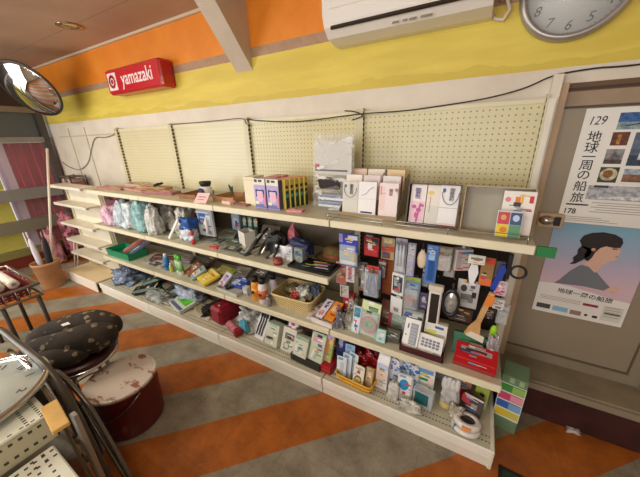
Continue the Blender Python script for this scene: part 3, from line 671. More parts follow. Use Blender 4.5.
# large clear bag
o = E('plastic_display_bag', 'large clear plastic bag standing in front of the peg post, with red and black print', 'bag', (-1.005, -.19, T1), (-.06, 0, -.04))
bgm = NT('crinkled_clear_plastic'); cr = bgm.noise(9, 4, .6, sc3=(1, 1, .6)); streak = bgm.ramp(bgm.noise(14, 3, .5, sc3=(1, 1, 2.2)), .56, .64)
bgm.b.inputs['Base Color'].default_value = L((226, 226, 222)); bgm.b.inputs['Roughness'].default_value = .12
bgm.t.links.new(bgm.f('ADD', bgm.f('MULTIPLY', streak, .60), .14), bgm.b.inputs['Alpha']); bgm.bump(cr, .9, .03)
b = B(); nx, nz = 14, 22; w, h = .285, .445
for sgn in (-1, 1):
    vs = []; fs = []
    for j in range(nz + 1):
        for i in range(nx + 1):
            u, v = i / nx - .5, j / nz
            th = .035 * (1 - (2 * u) ** 2) * (1 - v ** 3) + .004
            vs.append((u * w * (1 - .06 * v), sgn * th + .006 * mnoise.noise(Vector((u * 9, v * 12, sgn * 3))), v * h + .012 * mnoise.noise(Vector((u * 12, v, 4))) * v))
    for j in range(nz):
        for i in range(nx): a0 = j * (nx + 1) + i; fs.append((a0, a0 + 1, a0 + nx + 2, a0 + nx + 1))
    b.add(vs, fs, bgm.m, None, True)
b.build('clear_film', o)
b = B(); b.box(-.125, .125, -.004, -.001, .21, .40, M((206, 204, 196), .6)); b.box(-.12, .12, -.0055, -.004, .33, .40, M((206, 202, 196), .5)); b.box(-.12, .10, -.0055, -.004, .228, .238, M((60, 30, 34), .5)); b.box(-.12, -.09, -.006, -.004, .24, .27, M((170, 40, 50), .5))
b.box(-.1, .06, -.006, -.004, .16, .17, M((150, 150, 148), .5)); b.build('printed_card', o)
b = B(); b.pillow(.15, .03, .065, M((40, 28, 28), .7), 3, .15, mx=Matrix.Translation((-.01, -.022, .125))); b.build('dark_content', o)
b = B()
for k in range(4): b.bbox(-.09, .10, -.022, .02, .012 + .022 * k, .030 + .022 * k, M((222, 224, 232), .5) if k % 2 == 0 else M((120, 130, 160), .5), .004)
b.build('folded_content', o)

# envelope rack
def envelope(x, y, z, w, h, lean, base, style, label, group=None, rz=0):
    em_ = M((88, 84, 150), .5); cord = M((120, 110, 140), .5)
    dec = {'knot': [(.18, .86, .17, .10, em_, 'o'), (.5, .47, .96, .006, M((170, 166, 160), .5))],
           'blue': [(.5, .5, .96, .006, M((190, 188, 196), .5)), (.5, .10, .66, .05, navy), (.5, .02, .96, .04, M((244, 244, 244), .5))],
           'pink': [(.18, .55, .28, .70, M((238, 206, 204), .6)), (.10, .78, .06, .26, M((224, 120, 130), .5)), (.25, .70, .2, .02, M((224, 140, 140), .5)), (.5, .02, .9, .035, M((226, 150, 160), .5))],
           'cord': [(.18, .86, .17, .11, em_, 'o'), (.5, .44, .98, .01, M((160, 156, 160), .5)), (.5, .03, .98, .05, M((236, 200, 196), .5))],
           'plain': [(.5, .5, .9, .02, M((200, 190, 190), .6))],
           'script': [(.3, .6, .12, .3, M((70, 90, 80), .6)), (.62, .55, .10, .4, M((70, 80, 90), .6)), (.85, .6, .06, .6, M((90, 80, 80), .6), .1)],
           'gold': [(.45, .5, .6, .5, M((222, 178, 110), .6)), (.85, .5, .12, .6, M((150, 80, 60), .6))],
           'dot': [(.3, .5, .3, .3, M((190, 160, 170), .6)), (.7, .6, .2, .3, M((214, 190, 140), .6))]}[style]
    o = pk('gift_envelope', label, 'envelope', x, y, z, w, h, .010, base, dec, a=lean, rz=rz, group=group, side=M((206, 190, 184), .6))
    if style in ('knot', 'cord'):
        b = B(); pts = [(w * .40 * math.cos(t), -.004, h * .82 + h * .30 * math.sin(t)) for t in [PI + (PI) * k / 16 for k in range(17)]]; b.tube(pts, .0016, cord, 6); b.build('paper_cord', o)
        text('lettering', '御\n霊\n前', h * .12, M((60, 56, 60), .6), o, (.006, -.0032, h * .76), line=.85)
    if style == 'pink': text('lettering', '御\n祝', h * .11, M((130, 70, 90), .6), o, (.012, -.0035, h * .74), line=.9); text('lettering', '寿', h * .11, M((130, 70, 90), .6), o, (.040, -.0035, h * .80))
    if style == 'blue': 
        b = B(); b.tube([(-.03, -.003, h * .60), (-.005, -.004, h * .66), (.015, -.004, h * .80), (.034, -.003, h * .86)], .0014, M((170, 180, 196), .5), 6); b.build('paper_cord', o)
    return o
ew = M((236, 234, 232), .55); eg = M((212, 208, 196), .55); epk = M((236, 222, 218), .55)
o = E('envelope_rack', 'stepped wooden card rack holding three rows of gift envelopes', 'rack', (-.745, -.20, T1))
wood = M((170, 146, 112), .6, 0, .15, 12)
b = B(); b.box(-.155, .165, -.10, .14, 0, .010, wood)
for y, h in ((-.045, .09), (.020, .14), (.10, .195)): b.box(-.155, .165, y, y + .006, .0, h, wood)
b.box(-.155, .165, -.105, -.100, 0, .022, wood); b.build('tiers', o)
for x in (-.160, .165):
    b = B(); b.add([(x, -.105, 0), (x, .14, 0), (x, .14, .215), (x, .10, .215), (x, -.105, .03), (x + .005, -.105, 0), (x + .005, .14, 0), (x + .005, .14, .215), (x + .005, .10, .215), (x + .005, -.105, .03)],
          [(0, 1, 2, 3, 4), (9, 8, 7, 6, 5), (0, 5, 6, 1), (1, 6, 7, 2), (2, 7, 8, 3), (3, 8, 9, 4), (4, 9, 5, 0)], M((150, 140, 120), .5)); b.build('side_wall', o)
G = 'gift envelopes in the stepped rack'
envelope(-.842, -.297, T1 + .012, .092, .178, .10, eg, 'knot', 'front-row gift envelope with grey lower half and purple flower mark, left one', G)
envelope(-.742, -.303, T1 + .012, .100, .182, .10, ew, 'blue', 'front-row white gift envelope with blue line of text, beside the grey one', G)
envelope(-.628, -.300, T1 + .012, .098, .180, .10, epk, 'pink', 'front-row gift envelope with pink floral edge', G)
for i, (x, st, bs_, lb) in enumerate(((-.845, 'dot', M((234, 224, 212), .6), 'middle-row pale envelope at the left of the rack'), (-.742, 'plain', M((222, 208, 206), .6), 'middle-row greyish pink envelope at the rack centre'), (-.633, 'plain', M((230, 222, 220), .6), 'middle-row plain white envelope at the right of the rack'))):
    envelope(x, -.238, T1 + .045, .095, .175, .10, bs_, st, lb, G)
for i, (x, st, bs_, lb) in enumerate(((-.848, 'dot', M((228, 200, 180), .6), 'back-row salmon envelope in the left of the rack'), (-.742, 'script', M((232, 222, 208), .6), 'back-row envelope with dark brushed writing'), (-.632, 'gold', M((232, 204, 160), .6), 'back-row envelope with golden print at the right of the rack'))):
    envelope(x, -.165, T1 + .070, .098, .175, .10, bs_, st, lb, G)
# display boxes
def shallow_box(name, label, x, w, frame, back, h=.20, d=.07, y=-.335, lean=.16):
    o = E(name, label, 'display box', (x, y, T1 + .001), (-lean, 0, 0))
    b = B(); b.box(-w / 2, w / 2, d - .004, d, 0, h, back); b.build('back_board', o)
    b = B(); t = .005
    b.box(-w / 2 - t, -w / 2, 0, d, 0, h + .005, frame); b.box(w / 2, w / 2 + t, 0, d, 0, h + .005, frame); b.box(-w / 2 - t, w / 2 + t, 0, d, h, h + .006, frame); b.box(-w / 2 - t, w / 2 + t, 0, d, -.0, .005, frame); b.build('frame', o)
    return o
shallow_box('display_box', 'dark-framed display box filled with three gift envelopes', -.410, .222, M((92, 78, 66), .5), M((110, 96, 84), .6))
shallow_box('display_box', 'empty-looking tan display box beside the door, one colourful pack at its right', -.150, .250, M((168, 150, 120), .5), M((176, 170, 150), .55))
b = B()
G = 'gift envelopes in the dark display box'
flw = M((196, 96, 150), .6)
pk('gift_envelope', 'gift envelope with purple brushed characters above magenta flowers', 'envelope', -.478, -.318, T1 + .010, .072, .186, .008, M((236, 226, 222), .5), [(.5, .30, .9, .52, M((234, 196, 212), .6)), (.3, .42, .3, .10, flw, 'o'), (.6, .34, .34, .12, flw, 'o'), (.45, .2, .2, .16, flw, 'o'), (.5, .27, .12, .5, flw, .2), (.75, .46, .3, .06, flw)], a=.16, group=G,
   txt=[('御\n祝', .45, .76, .030, M((90, 70, 140), .6))])
pk('gift_envelope', 'gift envelope with yellow bow in the middle of the dark display box', 'envelope', -.410, -.318, T1 + .010, .058, .186, .008, M((232, 224, 212), .5), [(.3, .80, .5, .10, M((226, 206, 110), .6), 'o'), (.5, .25, .9, .45, M((216, 214, 206), .6)), (.3, .5, .06, .4, M((190, 150, 110), .5))], a=.16, group=G)
envelope(-.337, -.318, T1 + .010, .088, .190, .16, ew, 'cord', 'white gift envelope with purple mark and grey cord, right in dark display box', G)
pk('paper_pack', 'white pack with red and orange lettering at the right end of the top shelf', 'pack', -.075, -.345, T1 + .014, .112, .178, .012, M((238, 232, 224), .5),
   [(.15, .80, .18, .12, M((226, 130, 140), .6), 'o'), (.45, .80, .16, .14, orange), (.58, .82, .06, .22, M((224, 176, 60), .5)), (.86, .82, .12, .16, M((200, 50, 50), .5))], a=.16)
pk('square_pack', 'small pack printed with red, blue, yellow and green squares', 'pack', -.100, -.392, T1 + .008, .088, .112, .010, M((206, 206, 200), .4),
   [(.26, .72, .46, .44, M((198, 66, 84), .5)), (.26, .26, .46, .46, M((230, 206, 40), .5)), (.74, .72, .44, .44, M((58, 82, 126), .5)), (.74, .26, .44, .46, M((92, 150, 110), .5)), (.25, .75, .22, .2, M((220, 170, 90), .5), 'o'), (.74, .74, .26, .24, M((190, 210, 230), .5), 'o'), (.3, .3, .3, .2, orange, 'o')], a=.20, rz=.03)

# === second shelf ===
SG = 'filmy bags of goods on the second shelf'
bag('plastic_bag', 'pink filled plastic bag at the left end of the second shelf', 'bag', -3.37, -.36, S2, .20, .16, .19, M((226, 176, 196), .35, 0, .3, 14), 1, group=SG)
bag('cloth_bundle', 'maroon crumpled bundle lying above the pink bag', 'bundle', -3.42, -.24, S2, .26, .14, .27, M((140, 66, 84), .7, 0, .5, 24), 2, .3)
bag('plastic_bag', 'light blue filled plastic bag beside the pink bag', 'bag', -3.15, -.36, S2, .17, .15, .25, M((196, 214, 224), .25, 0, .2, 12), 3, group=SG)
bag('plastic_bag', 'white and grey-blue glossy plastic bag between two bluish bags', 'bag', -3.00, -.36, S2, .15, .15, .255, M((206, 220, 228), .2, 0, .3, 12), 4, group=SG)
bag('plastic_bag', 'teal green filled plastic bag, tallest of the bag row', 'bag', -2.83, -.35, S2, .18, .17, .285, M((130, 180, 180), .25, 0, .25, 10), 5, group=SG)
bag('plastic_bag', 'crumpled white clear plastic bag right of the teal bag', 'bag', -2.63, -.38, S2, .12, .11, .24, M((222, 222, 214), .2, 0, .35, 20), 6, .25, group=SG)
bag('plastic_bag', 'dull grey plastic bag pushed back on the second shelf', 'bag', -2.60, -.22, S2, .22, .15, .23, M((164, 156, 142), .4, 0, .3, 16), 7, .2, group=SG)
o = bag('plastic_bag', 'crumpled white plastic bag leaning left of the blue-topped pouch', 'bag', -2.33, -.30, S2, .17, .14, .25, M((208, 202, 188), .3, 0, .3, 20), 8, .28, group=SG)
b = B(); b.bbox(-.012, .012, -.006, .006, 0, .25, M((238, 236, 230), .4), .004); tag(b.build('white_stick', None, (-2.42, -.41, S2 + .006), (0, .75, 0)), 'white plastic stick leaning against the crumpled white bag', 'stick')
bag('paper_bag', 'brown paper bag at the back of the second shelf behind the white bag', 'bag', -2.34, -.12, S2, .22, .12, .26, M((112, 74, 40), .7, 0, .3, 10), 9, .15)
o = bag('gathered_pouch', 'clear pouch with crumpled blue top near the middle of the second shelf', 'pouch', -2.21, -.36, S2, .13, .10, .13, M((206, 214, 220), .25, 0, .3, 20), 10, .2)
b = B(); b.pillow(.125, .08, .09, M((30, 84, 160), .5, 0, .4, 30), 11, .3, mx=Matrix.Translation((0, 0, .10))); b.build('blue_top', o)
o = E('glue_stick', 'red and white striped tube standing before the blue-topped pouch', 'tube', (-2.125, -.40, S2))
b = B(); b.lathe([(.014, 0), (.014, .07), (.012, .072)], M((226, 220, 216), .4), 16); b.build('body', o)
b = B(); b.lathe([(.0145, .0), (.0145, .045)], M((196, 50, 50), .4), 16); b.build('red_sleeve', o)
b = B(); b.lathe([(.012, .07), (.012, .10), (.006, .11)], M((210, 60, 60), .4), 14); b.build('cap', o)
hooks2 = []
pkw = M((222, 226, 230), .3)
o = pk('hanging_pack', 'blue and white clear pack hung under the top shelf beside the pink card', 'pack', -2.075, -.30, S2 + .045, .165, .245, .02, clear_s, [(.5, .93, .96, .10, M((34, 84, 170), .5)), (.35, .58, .46, .38, M((40, 92, 178), .5)), (.72, .45, .3, .5, pkw), (.35, .78, .8, .04, M((220, 226, 230), .5))], rz=.05)
b = B(); b.lathe([(.012, 0), (.012, .10), (.006, .13)], M((232, 230, 226), .4), 12, MX((.035, -.02, .03))); b.build('white_nozzle', o)
b = B(); b.box(-.004, .004, .022, .030, .20, .275, clear_s); b.build('hang_strip', o)
pk('flat_pack', 'red flat pack lying near the front of the second shelf', 'pack', -1.905, -.405, S2, .085, .05, .014, M((200, 66, 54), .5), [(.5, .5, .7, .3, M((214, 96, 80), .5))], a=PI / 2)
gg = M((124, 130, 108), .5, 0, .3, 22)
for i, (x, y, w, d, rz, m, lb) in enumerate(((-2.02, -.33, .16, .10, .2, gg, 'greenish grey flat pack behind the red flat pack'), (-1.84, -.30, .16, .12, -.2, M((112, 124, 112), .4, 0, .3, 20), 'dull green clear pack at the middle of the second shelf'), (-1.74, -.39, .12, .07, .15, M((84, 90, 80), .4, 0, .4, 26), 'dark grey-green pack just right of the red flat pack'), (-1.62, -.40, .10, .05, -.3, M((60, 66, 60), .5), 'small dark pack below the white box'))):
    pk('flat_pack', lb, 'pack', x, y, S2, w, d, .014, m, [(.4, .5, .5, .3, M((150, 156, 140), .4)), (.75, .4, .2, .5, M((80, 90, 80), .5))], a=PI / 2, rz=rz)
pk('sachet', 'tall lavender and blue floral sachet standing at the back of the second shelf', 'sachet', -1.93, -.13, S2, .085, .20, .02, M((150, 190, 206), .4), [(.5, .68, .7, .36, M((214, 210, 230), .5), 'o'), (.6, .62, .3, .2, M((90, 80, 130), .5), 'o'), (.3, .9, .3, .1, M((190, 180, 220), .5)), (.5, .2, .8, .2, M((80, 150, 180), .5))], a=.05)
for i, (x, m, lb) in enumerate(((-1.83, M((36, 52, 60), .5), 'dark hanging sachet next to the floral one'), (-1.775, M((60, 110, 74), .5), 'green striped sachet behind the white box'), (-1.72, M((46, 44, 44), .5), 'black sachet at the right of the green striped one'))):
    pk('sachet', lb, 'sachet', x, -.13 + .004 * i, S2, .048, .19, .015, m, [(.5, .75, .6, .3, M((150, 170, 150), .5)), (.5, .25, .7, .3, M((70, 130, 80), .5))], a=.04)
o = tray('white_carton', 'open white square carton at the middle of the second shelf', 'carton', -1.72, -.225, S2, .105, .085, .115, M((216, 212, 202), .5), -.35, .003, .03)
# pile of brushes and tools
random.seed(4)
G = 'loose brushes and tools piled on the second shelf'
cols = [M((88, 76, 60), .5), M((150, 140, 120), .4), black, M((120, 96, 66), .6), M((60, 56, 52), .4), chrome, dark, M((170, 160, 140), .4), black]
lbs = ['brown-handled paintbrush at the left end of the tool pile', 'pale metal file lying across the tool pile', 'black-handled tool under the pale file', 'tan-handled brush in the middle of the tool pile', 'dark grey tool on the tool pile', 'chrome-handled tool in the tool pile', 'short dark tool near the shelf edge in the pile', 'ivory-handled brush lying on top of the pile', 'black tool at the right end of the pile by the white card']
for i in range(9):
    x = -1.62 + .035 * i; o = E('hand_tool', lbs[i], 'tool', (x, -.385, S2 + .010 + .012 * (i % 3)), (.10 + .22 * (i % 3), 0, -.5 + .12 * ((i * 5) % 7)), G)
    L_ = .13 + .015 * (i % 4)
    b = B(); b.tube([(0, 0, 0), (0, L_ * .5, .006), (0, L_, .01)], [.008, .010, .006], cols[i], 8); b.build('handle', o)
    b = B(); b.bbox(-.014, .014, L_, L_ + .06, .004, .014, cols[(i * 4 + 3) % 9], .003); b.build('head', o)
bag('black_pouch', 'black crumpled pouch on top of the tool pile', 'pouch', -1.40, -.25, S2, .17, .13, .14, M((24, 22, 24), .5), 12, .3)
pk('price_card', 'white square card standing right of the black pouch', 'card', -1.335, -.325, S2 + .002, .088, .088, .003, M((232, 234, 238), .5), [(.5, .5, .35, .4, M((206, 212, 220), .5), 'o')], a=.1)
o = E('round_box', 'small round red tin at the front under the white card', 'tin', (-1.292, -.405, S2)); b = B(); b.lathe([(0, 0), (.030, 0), (.033, .02), (.028, .04), (0, .046)], M((140, 50, 42), .35), 20); b.build('body', o)
b = B(); b.lathe([(.034, .018), (.034, .024)], M((190, 120, 100), .3), 20, ring=True); b.build('lid_rim', o)
o = bag('gathered_pouch', 'pink patterned pouch hanging with a narrow tied top', 'pouch', -1.30, -.21, S2 + .075, .105, .07, .125, M((206, 110, 120), .6, 0, .4, 40), 13, .15, top=.35)
b = B(); b.tube([(0, 0, .11), (.01, 0, .15), (.012, 0, .19)], [.008, .005, .004], M((216, 130, 140), .5), 8); b.build('tied_top', o)
o = bag('cosmetic_pouch', 'navy blue patterned basket pouch beside the white carton', 'pouch', -1.20, -.27, S2 + .04, .18, .11, .105, M((40, 48, 88), .5, 0, .6, 50), 14, .12, kids=())
pk('small_carton', 'grey lidded carton standing beneath the navy pouch, left white front', 'carton', -1.255, -.335, S2, .055, .10, .05, M((214, 214, 214), .5), [(.5, .5, .7, .5, M((190, 194, 200), .5))], rz=-.1)
pk('small_carton', 'small grey glass-like carton to the right beneath the navy pouch', 'carton', -1.18, -.335, S2, .07, .10, .05, M((140, 146, 140), .4), [(.5, .6, .8, .2, M((90, 96, 110), .5))], rz=-.15)
# hat and dark tray
o = E('straw_hat', 'olive brown straw hat lying at the right of the second shelf', 'hat', (-1.02, -.15, S2))
b = B(); b.lathe([(0, .075), (.05, .075), (.068, .06), (.074, .012), (.125, .004), (.130, .002), (.125, 0), (0, 0)], M((112, 92, 46), .8, 0, .3, 30, bump=.5), 32, MX(sc=(1.0, .85, 1))); b.build('crown', o)
b = B(); b.lathe([(.0755, .014), (.0745, .030)], M((160, 76, 50), .6), 32, ring=True, mx=MX(sc=(1.0, .86, 1))); b.build('hat_band', o)
tray('plastic_tray', 'shallow black tray at the right end of the second shelf', 'tray', -1.06, -.345, S2, .30, .15, .018, M((26, 24, 24), .35), -.02)
pk('flat_case', 'black flat case with a white stripe lying in the black tray', 'case', -1.03, -.41, S2 + .004, .22, .11, .016, black, [(.62, .62, .42, .10, M((220, 218, 210), .5)), (.25, .3, .3, .06, M((80, 78, 76), .5))], a=PI / 2, rz=.10)

# === third shelf ===
grm = M((22, 134, 92), .45)
tray('plastic_basket', 'green plastic tray holding two long packs on the third shelf', 'tray', -3.36, -.33, S3, .40, .18, .075, grm, .0, .004, .07)
pk('long_pack', 'long pink and yellow pack leaning in the green tray', 'pack', -3.36, -.36, S3 + .035, .085, .28, .03, M((190, 120, 110), .5), [(.5, .8, .8, .3, M((206, 176, 100), .5)), (.5, .3, .5, .2, M((160, 80, 90), .5))], a=1.08, rz=-.5)
pk('long_pack', 'long blue and violet pack leaning in the green tray', 'pack', -3.25, -.36, S3 + .035, .06, .30, .025, M((110, 116, 150), .5), [(.5, .7, .7, .3, M((90, 80, 160), .5)), (.5, .25, .7, .2, M((180, 186, 190), .5))], a=1.08, rz=-.55)
pk('flat_pack', 'long maroon flat pack at the back of the third shelf right of the green tray', 'pack', -2.86, -.24, S3, .30, .09, .03, M((96, 46, 50), .5), [(.5, .5, .8, .3, M((130, 70, 70), .5))], a=PI / 2, rz=.35)
G = 'small grey hardware packs on the third shelf'
for i, (x, y, m, lb) in enumerate(((-2.98, -.36, M((150, 146, 140), .4), 'grey hardware pack nearest the green tray'), (-2.86, -.38, M((110, 106, 104), .4), 'dark grey hardware pack with white tag'), (-2.74, -.37, M((168, 164, 158), .4), 'pale grey hardware pack left of the blue bottle'))):
    o = pk('hardware_pack', lb, 'pack', x, y, S3, .10, .07, .012, m, [(.5, .5, .5, .4, M((206, 202, 196), .4)), (.8, .5, .2, .7, dark)], a=PI / 2, rz=.3 - .3 * i, group=G)
    b = B(); b.tube([(-.03, -.008, .02), (.0, -.014, .03), (.03, -.008, .05)], .006, steel, 8); b.build('metal_piece', o)
def bottle(name, label, x, y, z, r, h, body, cap, band=None, neck=.35, capr=.55, group=None, ch=.16, flat=1.0, lab2=None):
    o = E(name, label, 'bottle', (x, y, z), group=group); mx = MX(sc=(1, flat, 1))
    b = B(); b.lathe([(r * .92, 0), (r, .006), (r, h * .66), (r * .85, h * .74), (r * neck, h * .80), (r * neck, h * .86)], body, 20, mx); bo = b.build('body', o)
    b = B(); b.lathe([(r * capr, h * (1 - ch)), (r * capr, h * .985), (r * capr * .8, h)], cap, 18); b.build('cap', o)
    if band: b = B(); b.lathe([(r + .0006, h * .2), (r + .0006, h * .55)], band, 20, mx); b.build('label', bo)
    if lab2: b = B(); b.disc(0, h * .38, r * .4, -r * flat - .0025, -r * flat + .003, lab2, 16); b.build('mark', bo)
    return o
bottle('glue_bottle', 'small blue bottle with white cap on the third shelf', -2.63, -.36, S3, .026, .16, M((40, 130, 190), .3), white, M((30, 100, 170), .4), ch=.22)
bottle('glue_bottle', 'tiny yellow-green bottle right beside the blue one', -2.555, -.37, S3, .018, .085, M((190, 190, 90), .35), offwhite, None)
for i, (x, lb) in enumerate(((-2.47, 'clear tube with bright green cap, left of a pair'), (-2.42, 'clear tube with bright green cap, right of a pair'))):
    bottle('glue_tube', lb, x, -.355 - .01 * i, S3, .022, .18, M((206, 220, 196), .3), M((90, 190, 60), .4), M((130, 190, 110), .4), neck=.8, capr=.85, ch=.30, group='green-capped tubes')
pk('soft_pack', 'brown wrapped pack leaning between the green tubes and the yellow pack', 'pack', -2.37, -.36, S3, .12, .14, .02, M((146, 92, 66), .5), [(.5, .6, .7, .4, M((176, 130, 100), .5))], a=1.1, rz=-.4)
pk('soft_pack', 'grey-blue printed pack tucked left of the yellow pack', 'pack', -2.27, -.39, S3, .11, .14, .018, M((146, 164, 160), .5), [(.5, .5, .7, .6, M((200, 200, 180), .5)), (.5, .75, .6, .15, M((90, 130, 140), .5))], a=1.08, rz=-.5)
pk('soft_pack', 'bright yellow flat pack on the third shelf near its second joint', 'pack', -2.13, -.41, S3 + .004, .18, .15, .022, M((230, 204, 80), .45), [(.5, .5, .62, .6, M((220, 176, 60), .5), 'o'), (.5, .5, .42, .36, M((236, 214, 110), .5), 'o'), (.5, .9, .9, .08, M((240, 226, 130), .5))], a=1.3, rz=-.35)
pk('soft_pack', 'yellow-green pack with a green corner behind the bright yellow pack', 'pack', -2.06, -.25, S3, .20, .11, .02, M((200, 196, 100), .5), [(.85, .6, .25, .6, M((150, 180, 60), .5)), (.3, .5, .3, .4, M((170, 150, 120), .5))], a=1.25, rz=-.1)
pk('soft_pack', 'pale lilac printed pack between the yellow pack and the blue one', 'pack', -1.935, -.37, S3, .085, .12, .02, M((206, 196, 210), .45), [(.5, .6, .6, .4, M((170, 150, 180), .5)), (.4, .2, .5, .1, M((200, 90, 110), .5))], a=.9, rz=-.3)
tray('plastic_tray', 'low grey plastic tray holding the blue pack on the third shelf', 'tray', -1.80, -.36, S3, .22, .13, .03, M((196, 194, 186), .4), -.05, .003, .06)
pk('soft_pack', 'blue and white pack lying on the low grey tray', 'pack', -1.77, -.36, S3 + .028, .12, .10, .02, M((44, 76, 170), .4), [(.25, .3, .4, .5, M((180, 190, 210), .4)), (.6, .7, .7, .15, M((120, 150, 210), .4))], a=1.35, rz=-.1)
pk('phone_case', 'black slim case lying left of the blue and white pack in the tray', 'case', -1.865, -.38, S3 + .008, .05, .10, .012, black, [(.5, .5, .7, .1, grey)], a=1.4, rz=-.7)
pk('small_carton', 'clear small carton standing at the right of the grey tray', 'carton', -1.655, -.38, S3, .05, .07, .035, clear_s, [(.5, .5, .6, .5, M((210, 206, 200), .5))])
oc = M((226, 146, 38), .4)
bottle('squeeze_bottle', 'orange squeeze bottle with black cap and dark round mark', -1.545, -.375, S3, .033, .185, oc, black, M((232, 158, 54), .4), neck=.6, capr=.72, ch=.2, lab2=M((50, 34, 26), .5))
bottle('squeeze_bottle', 'white bottle with black cap and orange-red lower label', -1.468, -.385, S3, .034, .195, M((226, 214, 206), .4), black, M((210, 110, 60), .4), neck=.6, capr=.72, ch=.2, lab2=M((110, 40, 30), .5))
bottle('squeeze_bottle', 'lilac grey bottle with black cap behind the white bottle', -1.43, -.31, S3, .030, .20, M((190, 180, 190), .4), black, None, neck=.6, capr=.7, ch=.18)
bottle('glue_bottle', 'small grey bottle in front of the woven basket corner', -1.405, -.41, S3, .018, .09, M((140, 140, 138), .35), steel, None)
for i, x in enumerate((-1.60, -1.52)):
    o = E('metal_hook', ('metal hook with a small hanger behind the orange bottle', 'metal hook with a small hanger behind the white bottle')[i], 'hook', (x, -.022, S3 + .24))
    b = B(); b.tube([(0, 0, 0), (0, -.16, 0), (0, -.175, .012)], .003, chrome, 6); b.build('prong', o)
    b = B(); b.bbox(-.012, .012, -.14, -.135, -.075, .004, (steel, M((196, 190, 170), .4))[i], .001); b.build('hanger_card', o)
# woven basket
o = E('woven_basket', 'tan woven rectangular basket on the third shelf', 'basket', (-1.235, -.275, S3), (0, 0, .04))
wv = NT('woven_reed'); wvx = wv.f('SINE', wv.f('MULTIPLY', wv.f('ADD', wv.x, wv.y), 260)); wvz = wv.f('SINE', wv.f('MULTIPLY', wv.z, 330))
ck = wv.f('GREATER_THAN', wv.f('MULTIPLY', wvx, wvz), -.1); wv.color(wv.mix(ck, L((168, 138, 84)), L((226, 204, 146)))); wv.b.inputs['Roughness'].default_value = .6; wv.bump(wv.f('MULTIPLY', wvx, wvz), .5, .004)
def wall_loop(b, w0, d0, w1, d1, z0, z1, m, n=28, th=.004, floor_=True):
    def ring(w, d, z): 
        o_ = []
        for k in range(n):
            t = 2 * PI * k / n; c, s_ = math.cos(t), math.sin(t); e = .25
            o_.append((math.copysign(abs(c) ** e, c) * w / 2, math.copysign(abs(s_) ** e, s_) * d / 2, z))
        return o_
    R_ = [ring(w0, d0, z0), ring(w1, d1, z1), ring(w1 - th * 2, d1 - th * 2, z1), ring(w0 - th * 2, d0 - th * 2, z0 + th)]
    vs = sum(R_, []); fs = []
    for j in range(3):
        for k in range(n): fs.append((j * n + k, j * n + (k + 1) % n, (j + 1) * n + (k + 1) % n, (j + 1) * n + k))
    if floor_: fs.append(tuple(range(n))); fs.append(tuple(3 * n + k for k in range(n)))
    b.add(vs, fs, m); return R_[1]
b = B(); rg = wall_loop(b, .28, .20, .33, .25, 0, .10, wv.m); b.build('body', o)
b = B(); b.tube([(x * .995, y * .995, .10) for x, y, z in rg], .006, M((222, 198, 136), .6), 6, closed=True); b.build('rim', o)
G = 'wrapped items inside the woven basket'
bag('wrapped_item', 'crinkled clear wrapped item at the centre of the woven basket', 'wrapped item', -1.20, -.26, S3 + .03, .10, .09, .10, M((206, 206, 196), .25, 0, .3, 30), 21, .3, group=G)
bag('wrapped_item', 'red wrapped piece in the woven basket', 'wrapped item', -1.25, -.31, S3 + .03, .07, .05, .07, M((200, 80, 60), .4), 22, .3, group=G)
bag('wrapped_item', 'blue and grey wrapped item at the back right of the woven basket', 'wrapped item', -1.14, -.21, S3 + .03, .08, .07, .10, M((110, 130, 160), .3, 0, .4, 30), 23, .3, group=G)
bag('wrapped_item', 'olive wrapped item at the back left of the woven basket', 'wrapped item', -1.32, -.23, S3 + .03, .10, .08, .06, M((150, 140, 96), .4, 0, .3, 30), 24, .3, group=G)
G = 'white cloth packs right of the woven basket'
pk('cloth_pack', 'folded white cloth pack right of the basket, lower one', 'pack', -1.045, -.41, S3, .085, .09, .016, M((216, 206, 196), .6), [(.5, .5, .4, .3, M((196, 160, 150), .6))], a=PI / 2, rz=.2, group=G)
pk('cloth_pack', 'folded pale pink cloth pack right of the basket, upper one', 'pack', -1.04, -.33, S3, .10, .10, .03, M((226, 210, 204), .6), [(.5, .4, .5, .2, M((190, 140, 130), .6))], a=PI / 2, rz=-.3, group=G)
tray('paper_tray', 'white tray with long orange and blue packs at the third shelf joint', 'tray', -.965, -.36, S3, .155, .14, .035, M((228, 218, 214), .5), -.08, .003, .05)
pk('long_pack', 'narrow white and pink pack in the white tray, blue stripe on it', 'pack', -1.005, -.405, S3 + .020, .055, .15, .015, M((226, 214, 220), .5), [(.5, .7, .3, .35, M((60, 90, 150), .5)), (.5, .25, .6, .2, M((206, 130, 140), .5))], a=1.2, rz=-.15)
pk('long_pack', 'orange pack standing in the white tray', 'pack', -.935, -.405, S3 + .020, .065, .15, .015, M((228, 140, 40), .5), [(.4, .6, .4, .3, M((236, 200, 160), .5)), (.6, .3, .5, .12, M((190, 70, 40), .5))], a=1.2, rz=-.12)
pk('red_pack', 'red pack standing behind the white tray', 'pack', -.865, -.26, S3, .08, .155, .02, M((186, 30, 44), .5), [(.5, .5, .5, .2, M((210, 80, 80), .5))], a=.15)
G = 'grey small tools in clear wraps beside the ring pack'
for i, (x, y, w, h, m, lb) in enumerate(((-.85, -.40, .05, .12, M((110, 110, 116), .35, 0, .4, 40), 'dark grey wrapped tool at the right end of the white tray'), (-.805, -.375, .06, .10, M((170, 166, 150), .3, 0, .4, 40), 'pale wrapped tool left of the blue tube pack'), (-.80, -.31, .07, .16, M((146, 140, 118), .3, 0, .5, 40), 'tallest olive wrapped tool behind the pale one'))):
    bag('wrapped_tool', lb, 'tool', x, y, S3, w, .04, h, m, 30 + i, .3, group=G)
